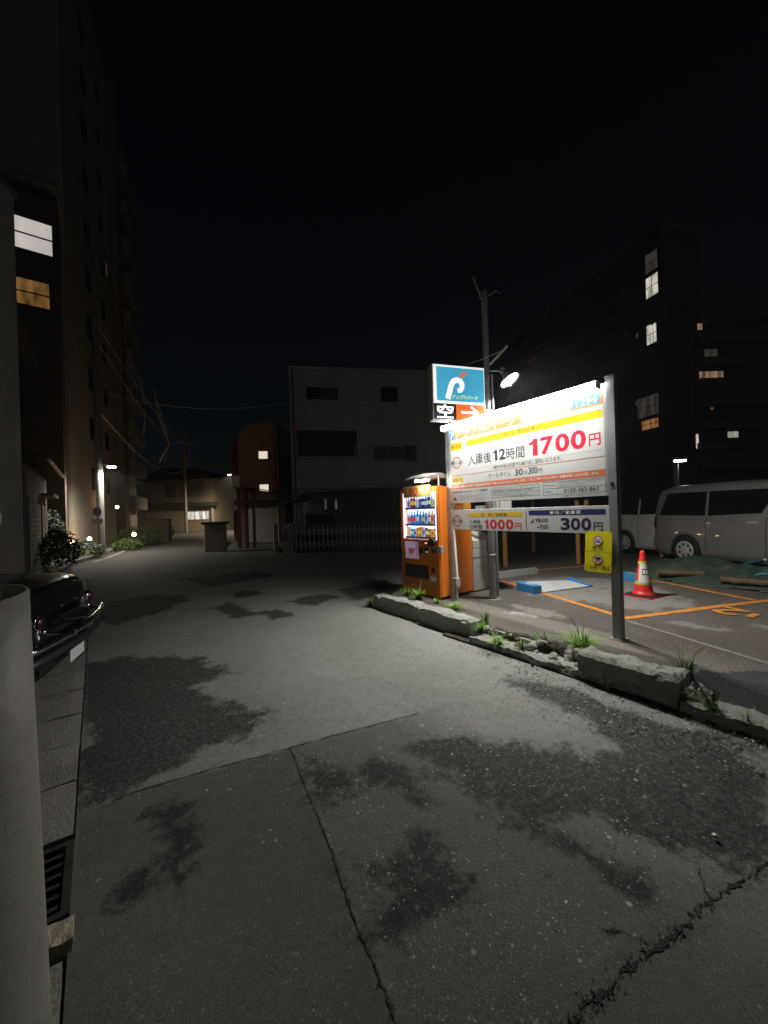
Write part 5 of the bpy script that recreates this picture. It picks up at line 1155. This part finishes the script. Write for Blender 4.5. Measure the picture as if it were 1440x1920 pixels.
for x, m_ in ((-1.6, 'pane_cool'), (0.6, 'pane_amber'), (2.4, 'pane_cool')): window(h2, x, x+1.1, 1.5, 2.6, MATS[m_] if m_ in MATS else litwindow('pane_amber', (1, 0.45, 0.08), 1.2), bars=0); window(h2, x, x+1.1, 3.9, 4.9, NIGHT, bars=0)
ow = thing('street_house', 'dark house with one amber lit window beside the hedge at the street end', 'house', (0.5, 52.5, 0), -37)
MB().box(0, 3.6, 0, 5, -0.05, 4.6).build('wall', mat('dim_house_wall', (0.10, 0.09, 0.085), 0.9), ow); MB().prism([(-0.3, 4.601), (3.9, 4.601), (1.8, 5.6)], -0.3, 5.3, 'y').build('roof', RT, ow)
window(ow, 2.55, 3.2, 2.4, 3.6, litwindow('pane_amber', (1, 0.45, 0.08), 1.2), bars=0)

# ---- street lamps
def streetlamp(name, label, loc, h, arm, hd, e, colr, rz=0, r0=0.11, sz=0.12, es=30):
    t = thing(name, label, 'street lamp', loc, rz)
    MB().tube([(0, 0, -0.03), (0, 0, h)], r0, 12, r1=r0*0.75).build('pole_shaft', CONW, t)
    MB().tube([(0, 0, hd), (arm*0.5, 0, hd+0.12), (arm, 0, hd+0.08)], 0.022, 8).build('arm', STEEL, t)
    MB().box(arm-0.16, arm+0.2, -0.09, 0.09, hd+0.03, hd+0.12, 0.02).build('lamp_head', STEEL, t)
    MB().box(arm-0.14, arm+0.18, -0.075, 0.075, hd-0.02, hd+0.028, 0.01).build('lamp_lens', emat(label[:12]+'_glow', colr, es), t)
    if e:
        d_ = bpy.data.lights.new('lamp_light', 'SPOT'); d_.spot_size = R(168); d_.spot_blend = 0.7; d_.energy = e; d_.color = colr; d_.shadow_soft_size = sz
        l_ = bpy.data.objects.new('lamp_light', d_); col.objects.link(l_); l_.parent = t; l_.location = (arm, 0, hd-0.06)
    return t
s1 = streetlamp('street_lamp', 'utility pole with a bright white street lamp in front of the tall apartment block', (0.16, 21.6, 0), 11.0, 0.55, 3.95, 950, (1.0, 0.95, 0.82), -37, 0.16, es=45)
MB().tube([(0.0, -0.19, 1.95), (0.0, -0.185, 1.95)], 0.20, 20).build('round_sign', mat('round_sign_blue', (0.02, 0.03, 0.07), 0.5), s1); MB().box(-0.24, 0.24, -0.19, -0.165, 1.42, 1.62).build('sign_plate', mat('sign_plate_grey', (0.25, 0.23, 0.2), 0.6), s1)
streetlamp('street_lamp', 'small amber street lamp far off beside the low amber building', (11.6, 41.3, 0), 6.0, -0.5, 5.9, 2600, (1.0, 0.82, 0.55), -37, es=14)
ll = streetlamp('lot_lamp', 'slim lamp post with a small bright head behind the cars', (15.75, 4.45, 0), 2.95, 0.12, 2.98, 22, (1.0, 0.95, 0.85), -37, 0.09, 0.08, es=30)

# ---- left side: white wall, house, apartment blocks
ww = thing('white_building', 'pale rendered building edge just right of the foreground pole', 'building', (-1.44, 12.95, 0), 69.8)
MB().box(-7.5, 0, 0.0, 5.0, -0.05, 9.6).build('wall', mat('pale_render', (0.68, 0.645, 0.61), 0.9, 0, 0.08, 1, 0.15, 40, dirt=0.3, dcol=(0.3, 0.27, 0.24), dscale=1.2), ww); MB().box(-7.6, 0.04, -0.06, 5.1, 9.6, 9.75).build('parapet', CONW, ww)
lh = thing('old_house', 'dark old house with a lit gutter edge behind the pale building', 'house', (-1.45, 13.75, 0), 90)
OW = mat('old_house_wall', (0.22, 0.205, 0.18), 0.9, 0, 0.15, 1.5, 0.3, 30, dirt=0.4)
MB().box(0, 5.2, 0, 5, -0.05, 3.1).build('ground_floor_wall', OW, lh); MB().box(0, 4.6, 0.7, 5, 3.1, 7.6).build('upper_wall', OW, lh)
MB().prism([(-0.45, 3.25), (0.9, 3.85), (0.9, 3.95), (-0.45, 3.33)], -0.1, 5.3, 'x').build('lean_to_roof', RT, lh)
MB().tube([(-0.15, -0.48, 3.22), (5.3, -0.48, 3.26)], 0.05, 8).build('gutter', mat('gutter_white', (0.6, 0.6, 0.6), 0.4), lh)
MB().prism([(0.1, 7.3), (0.1, 7.5), (5.3, 9.6), (5.3, 7.6)], -0.2, 5.1, 'x').build('roof', RT, lh)
window(lh, 0.7, 2.2, 4.5, 6.3, NIGHT, 0.7); MB().box(3.2, 4.6, -0.03, -0.002, 0.0, 2.2).build('door', mat('dark_door', (0.03, 0.022, 0.018), 0.6), lh); MB().box(2.9, 4.9, -0.35, -0.031, 2.4, 2.5).build('door_hood', OW, lh)
for k in range(16): MB().box(0.1, 2.7, -0.03, -0.002, 0.05+k*0.14, 0.175+k*0.14).build('cladding_board', OW, lh)
al = thing('apartment_building', 'dark apartment house with one white and one amber lit window above the old house', 'apartment building', (-9.0, 20.6, 0), 0)
APW = mat('apartment_wall', (0.16, 0.12, 0.10), 0.9, 0, 0.1, 0.8, dirt=0.3, dscale=0.5)
MB().box(0, 8.0, 0, 2.2, -0.05, 15.0).build('wall', APW, al); MB().box(-0.1, 8.1, -0.5, 2.3, 15.0, 15.25).build('roof', CONW, al)
# tall block along the street
ta = thing('apartment_building', 'tall brown apartment block behind the street lamp, reaching out of the picture', 'apartment building', (-0.9, 23.9, 0), 78)
MB().box(0, 19, 0, 9, -0.05, 34).build('wall', mat('block_tiles', (0.44, 0.405, 0.36), 0.85, 0, 0.1, 2, 0.1, 30, dirt=0.3, dcol=(0.16, 0.12, 0.1), dscale=0.5), ta)
MB().box(10.5, 12.2, -0.5, -0.002, 0, 34).build('stair_shaft', mat('block_tiles2', (0.20, 0.17, 0.15), 0.85), ta)
for fl_ in range(10):
    z = 3.3+fl_*2.9
    window(ta, 3.6, 4.6, z, z+1.25, NIGHT, bars=1)
    window(ta, 7.2, 8.0, z, z+1.1, NIGHT, bars=0)
    MB().box(12.4, 18.8, -0.9, -0.003, z-0.9, z+0.15).build('balcony', CONW, ta)
window(ta, 13.2, 16.8, 11.25, 12.9, litwindow('dim_warm', (1.0, 0.72, 0.5), 0.16), bars=1)
window(ta, 8.6, 9.3, 18.4, 19.6, litwindow('dim_amber', (1.0, 0.55, 0.25), 0.06), bars=0)

# low planting and garden lamps at the foot of the tall block
def leaf_mass(name, label, cat, loc, rx, ry, rz_, n, m, seed, group=None, trunk=True, leaf=0.05, box=False):
    rg = random.Random(seed); t = thing(name, label, cat, loc, 0, group); mb = MB()
    for i in range(n):
        if box: p = Vector((rg.uniform(-rx, rx), rg.uniform(-ry, ry), rg.uniform(0.05, 2*rz_)))
        else:
            a, b = rg.uniform(0, 6.283), math.acos(rg.uniform(-0.6, 1)); q = rg.uniform(0.55, 1.0)**0.5*(1+0.25*mnoise.noise(Vector((math.cos(a)*2, math.sin(a)*2, b*2+seed))))
            p = Vector((rx*q*math.sin(b)*math.cos(a), ry*q*math.sin(b)*math.sin(a), rz_*0.75+rz_*q*math.cos(b)))
        d1 = Vector((rg.gauss(0, 1), rg.gauss(0, 1), rg.gauss(0, 1))).normalized(); d2 = d1.orthogonal().normalized(); s_ = leaf*rg.uniform(0.6, 1.4)
        mb.add([p-d1*s_, p+d2*s_*0.45, p+d1*s_, p-d2*s_*0.45], [(0, 1, 2, 3)])
    tag(mb.build('crown', m, t), kind='stuff')
    if trunk:
        for k in range(3): MB().tube([(0.05*k-0.05, 0, -0.03), (rx*0.3*(k-1), ry*0.2*(k-1), rz_*0.9)], 0.02, 6, r1=0.008).build('stem', BARK, t)
    return t
LEAF = mat('hedge_leaf', (0.055, 0.10, 0.025), 0.55, 0, 0.4, 3); LEAF2 = mat('dark_leaf', (0.035, 0.055, 0.02), 0.6, 0, 0.4, 3)
leaf_mass('hedge', 'clipped hedge behind the two garden lamps right of the lamp pole', 'hedge', (2.0, 26.5, 0), 1.2, 0.6, 0.65, 2600, LEAF, 1, box=False)
leaf_mass('bush', 'low bush lit by the garden lamp right of the lamp pole', 'bush', (1.25, 23.8, 0), 0.7, 0.5, 0.32, 1400, LEAF, 2)
leaf_mass('bush', 'rounded low bush between the two lamps left of the lamp pole', 'bush', (-0.45, 20.4, 0), 0.8, 0.6, 0.40, 1600, LEAF, 3)
leaf_mass('bush', 'dark bush in front of the old house door', 'bush', (-1.0, 16.3, 0), 0.55, 0.9, 0.75, 1800, LEAF2, 4)
leaf_mass('bush', 'tall dark bush against the corner of the tall block', 'bush', (-1.5, 20.2, 0), 0.5, 0.6, 1.15, 2200, LEAF2, 5, leaf=0.07)
leaf_mass('bush', 'dark bush beside the brown wall farther up the street', 'bush', (4.1, 33.8, 0), 0.8, 0.7, 0.75, 1600, LEAF2, 6)
bw = thing('garden_wall', 'square dark brown wall block behind the lit hedge', 'wall', (2.55, 29.5, 0), -37)
MB().box(0, 1.55, 0, 0.3, -0.03, 1.45).build('wall_panel', mat('brown_wall', (0.12, 0.08, 0.06), 0.8), bw); MB().box(-0.03, 1.58, -0.03, 0.33, 1.45, 1.52).build('coping', DARKM, bw)
def garden_lamp(label, x, y, z, e=3.0, base=0.0):
    t = thing('garden_lamp', label, 'garden lamp', (x, y, base), 0, 'warm garden lamps along the tall block')
    MB().tube([(0, 0, -0.02), (0, 0, z-base-0.07)], 0.02, 6).build('stake', DARKM, t)
    MB().lathe([(0.0, -0.09), (0.065, -0.065), (0.09, 0), (0.065, 0.065), (0.0, 0.09)], 12, (0, 0, z-base)).build('lamp_globe', emat('garden_glow', (1.0, 0.70, 0.32), 30.0), t)
    d_ = bpy.data.lights.new('garden_light', 'POINT'); d_.energy = e; d_.color = (1.0, 0.55, 0.16); d_.shadow_soft_size = 0.07
    l_ = bpy.data.objects.new('garden_light', d_); col.objects.link(l_); l_.parent = t; l_.location = (0, -0.02, z-base+0.12)
garden_lamp('warm garden lamp farthest left, above the low bushes', -0.90, 22.7, 0.60, 16)
garden_lamp('warm garden lamp left of the street lamp pole', -0.28, 23.5, 0.68, 16)
garden_lamp('warm garden lamp right of the street lamp pole, in the lit hedge', 1.50, 22.9, 0.80, 16)
garden_lamp('warm garden lamp high behind the hedge, against the tall block', 1.05, 28.6, 2.35, 14, 0.0)

# pavement kerb on the far left side
kp = bpy.data.objects.new('pavement', None); col.objects.link(kp); tag(kp, 'raised kerb of the pavement that bends along the left side of the street', kind='structure')
pts = [(-0.95, 14.2), (-0.6, 18.0), (0.24, 21.3), (1.3, 27.2), (2.9, 36.5), (5.0, 50.0)]
kk = []
for (a, b) in zip(pts[:-1], pts[1:]):
    n = max(1, int(math.dist(a, b)/0.9)); kk += [(a[0]+(b[0]-a[0])*k/n, a[1]+(b[1]-a[1])*k/n) for k in range(n)]
KC = mat('kerb_stone', (0.24, 0.23, 0.21), 0.9, 0, 0.15, 4, 0.3, 40)
for a, b in zip(kk[:-1], kk[1:]):
    l_ = math.dist(a, b); MB().box(-0.15, 0.0, 0.01, l_-0.01, -0.06, 0.12, 0.012).build('kerb_stone', KC, kp, (a[0], a[1], 0), (0, 0, math.atan2(b[1]-a[1], b[0]-a[0])-math.pi/2))
MB().add([(p[0]-0.16, p[1], 0.075) for p in pts]+[(p[0]-6, p[1]+1, 0.075) for p in pts[::-1]], [tuple(range(len(pts)*2))]).build('pavement_slab', GUTC, kp)
MB().add([(p[0]+0.55+0.0*i, p[1], 0.0) for i, p in enumerate(pts[1:-1])]+[(p[0]+0.40, p[1], 0.0) for p in pts[1:-1][::-1]], [tuple(range((len(pts)-2)*2))]).build('edge_line', mat('faded_white_paint', (0.3, 0.29, 0.27), 0.8, 0, 0.2, 3, dirt=0.8, dscale=2), kp, (0, 0, -0.012))

# lit windows of the left apartment house
window(al, 6.5, 7.9, 12.35, 13.75, litwindow('pane_white', (1.0, 0.92, 0.86), 0.55, 0.5, 0.75), bars=0, t=0.07, mid=True)
window(al, 6.55, 7.75, 10.15, 11.3, litwindow('pane_amber2', (1.0, 0.5, 0.14), 0.22, 1.2, 0.1), bars=0, t=0.06, mid=True)

# cables on the far poles
WIRE = mat('cable_grey', (0.55, 0.54, 0.5), 0.5)
def cable(label, pts, r=0.012, nm='overhead_cable'):
    tag(MB().tube(pts, r*1.6, 5).build(nm, WIRE), label, 'cable', 'overhead cables by the lamp pole')
def sag(a, b, s_, n=10): a, b = Vector(a), Vector(b); return [tuple(a.lerp(b, k/n)-Vector((0, 0, s_*4*(k/n)*(1-k/n)))) for k in range(n+1)]
fp = thing('utility_pole', 'dim utility pole far up the street beyond the tall block', 'utility pole', (7.6, 45.0, 0), 0)
MB().tube([(0, 0, -0.05), (0, 0, 10.5)], 0.17, 10, r1=0.11).build('pole_shaft', CONW, fp); MB().box(-0.9, 0.9, -0.05, 0.05, 9.4, 9.5).build('crossarm', STEEL, fp); MB().lathe([(0.22, 0), (0.24, 0.05), (0.24, 0.7), (0.2, 0.75)], 12, (0.32, 0, 7.2)).build('transformer', CONW, fp)
cable('cable running from the top of the lamp pole up the street', sag((0.16, 21.6, 10.6), (7.6, 45, 9.4), 0.6))
cable('second cable hanging below the top one up the street', sag((0.16, 21.6, 9.8), (7.6, 45, 8.6), 0.9))
cable('low cable sagging most between the lamp pole and the far pole', sag((0.16, 21.6, 6.6), (7.6, 45, 6.6), 1.3), 0.016)
cable('short twisted cable dropping beside the tall block, left strand', [(2.05, 23.6, 8.9), (2.15, 23.6, 7.9), (2.2, 23.6, 7.1), (2.1, 23.6, 6.0)], 0.02)
cable('short twisted cable dropping beside the tall block, bent strand', [(2.6, 23.4, 8.5), (2.75, 23.3, 7.2), (3.0, 23.1, 6.1), (3.15, 23.0, 5.4), (2.75, 23.3, 4.55)], 0.02)
cable('short twisted cable dropping beside the tall block, right strand', [(2.7, 23.4, 8.0), (2.95, 23.2, 6.8), (3.2, 23.0, 5.45), (2.95, 23.1, 4.5)], 0.016)
cable('service cable slung from the lamp pole across to the grey building', sag((0.16, 21.6, 7.4), (10.0, 17.1, 7.9), 0.9), 0.011)

# ------------------------------------------------------------------ towers behind the lot
TW = mat('tower_wall', (0.11, 0.105, 0.105), 0.9, 0, 0.1, 0.3); TB = mat('tower_balcony', (0.17, 0.16, 0.155), 0.9)
ang = 65.7
# local x runs along the face, away from the camera; the face looks along -y after turning by 180 + ang
tA = thing('tower_block', 'tall dark tower block with a column of lit windows behind the price board', 'apartment building', (57.3, 17.0, 0), ang+180)
MB().box(-36, 0, 0, 6, -0.05, 36).build('wall', TW, tA)
MB().box(-36.2, 0.2, -0.2, 6.2, 36, 36.6).build('parapet', TB, tA)
WL = litwindow('tower_white', (1.0, 0.93, 0.80), 0.75, 0.8, 0.35); WD = litwindow('tower_dim', (1.0, 0.85, 0.7), 0.05, 0.8); WO = litwindow('tower_orange', (1.0, 0.45, 0.15), 0.35, 0.8); WC = litwindow('tower_cool', (0.8, 0.95, 0.85), 0.12, 0.8)
for (s0, s1_, z0_, z1_, m_) in ((0.5, 2.4, 31.4, 34.0, WD), (0.5, 2.4, 28.2, 31.0, WL), (0.45, 2.5, 22.2, 24.9, WL), (0.3, 0.9, 18.9, 20.9, WC), (0.3, 4.2, 13.0, 15.8, WD), (1.0, 3.6, 11.3, 12.7, WO), (29.5, 31.2, 30.4, 31.9, WO), (25.8, 28.6, 29.9, 31.2, litwindow('tower_rust', (0.8, 0.25, 0.12), 0.05, 0.8)), (13.0, 13.4, 25.5, 25.9, WC), (3.6, 4.1, 23.9, 24.6, WC), (3.9, 4.4, 14.9, 15.6, WC)):
    window(tA, -s1_, -s0, z0_, z1_, m_, bars=1, t=0.09, mid=True)
for k in range(11):
    MB().box(-35, -5, -1.1, -0.003, 3.0+k*3.05, 4.0+k*3.05).build('balcony', TB, tA)
    for j in range(6): window(tA, -9-j*4.5, -6.5-j*4.5, 4.1+k*3.05, 5.7+k*3.05, NIGHT, bars=0, t=0.08)
tB = thing('tower_block', 'dark apartment block with amber lit balconies at the right edge', 'apartment building', (54.3, 14.2, 0.25), -36.9); tB.scale = (0.8, 0.8, 0.8)
MB().box(0.6, 26, 0, 12, -0.05, 30.5).build('wall', TW, tB); MB().box(0.4, 26.2, -0.2, 12.2, 30.5, 31).build('parapet', TB, tB)
WA = litwindow('tower_amber', (1.0, 0.62, 0.35), 0.30, 0.6, 0.3)
for (s0, s1_, z0_, z1_, m_, b_) in ((1.85, 2.7, 26.2, 27.4, WA, 0), (1.9, 5.5, 18.5, 20.4, WA, 4), (2.7, 4.7, 22.3, 23.6, WD, 1), (3.4, 3.95, 14.8, 15.7, WO, 0), (5.7, 7.4, 10.7, 11.7, litwindow('tower_plain', (1, 0.92, 0.8), 0.4, 0.8, 0.6), 1), (1.15, 1.7, 9.3, 11.5, WL, 0)):
    window(tB, s0, s1_, z0_, z1_, m_, bars=b_, t=0.07)
for k in range(9):
    if k % 1 == 0: MB().box(1.4, 24, -1.0, -0.003, 3.2+k*3.0, 4.1+k*3.0).build('balcony', TB, tB)

# ------------------------------------------------------------------ haze volume added for lens glow round the lamps
hz = MB().box(-150, 150, -130, 150, -1.05, 40.0).build('haze', None)
tag(hz, 'thin haze volume added for glow round the lamps', 'haze', kind='stuff')
hm = bpy.data.materials.new('glow_haze'); hm.use_nodes = True; hn = hm.node_tree
hn.nodes.remove(hn.nodes['Principled BSDF']); pv = hn.nodes.new('ShaderNodeVolumePrincipled')
pv.inputs['Color'].default_value = (0.9, 0.92, 0.95, 1); pv.inputs['Density'].default_value = 0.001; pv.inputs['Anisotropy'].default_value = 0.35
hn.links.new(pv.outputs['Volume'], hn.nodes['Material Output'].inputs['Volume'])
hz.data.materials.append(hm)
sc.cycles.volume_bounces = 0
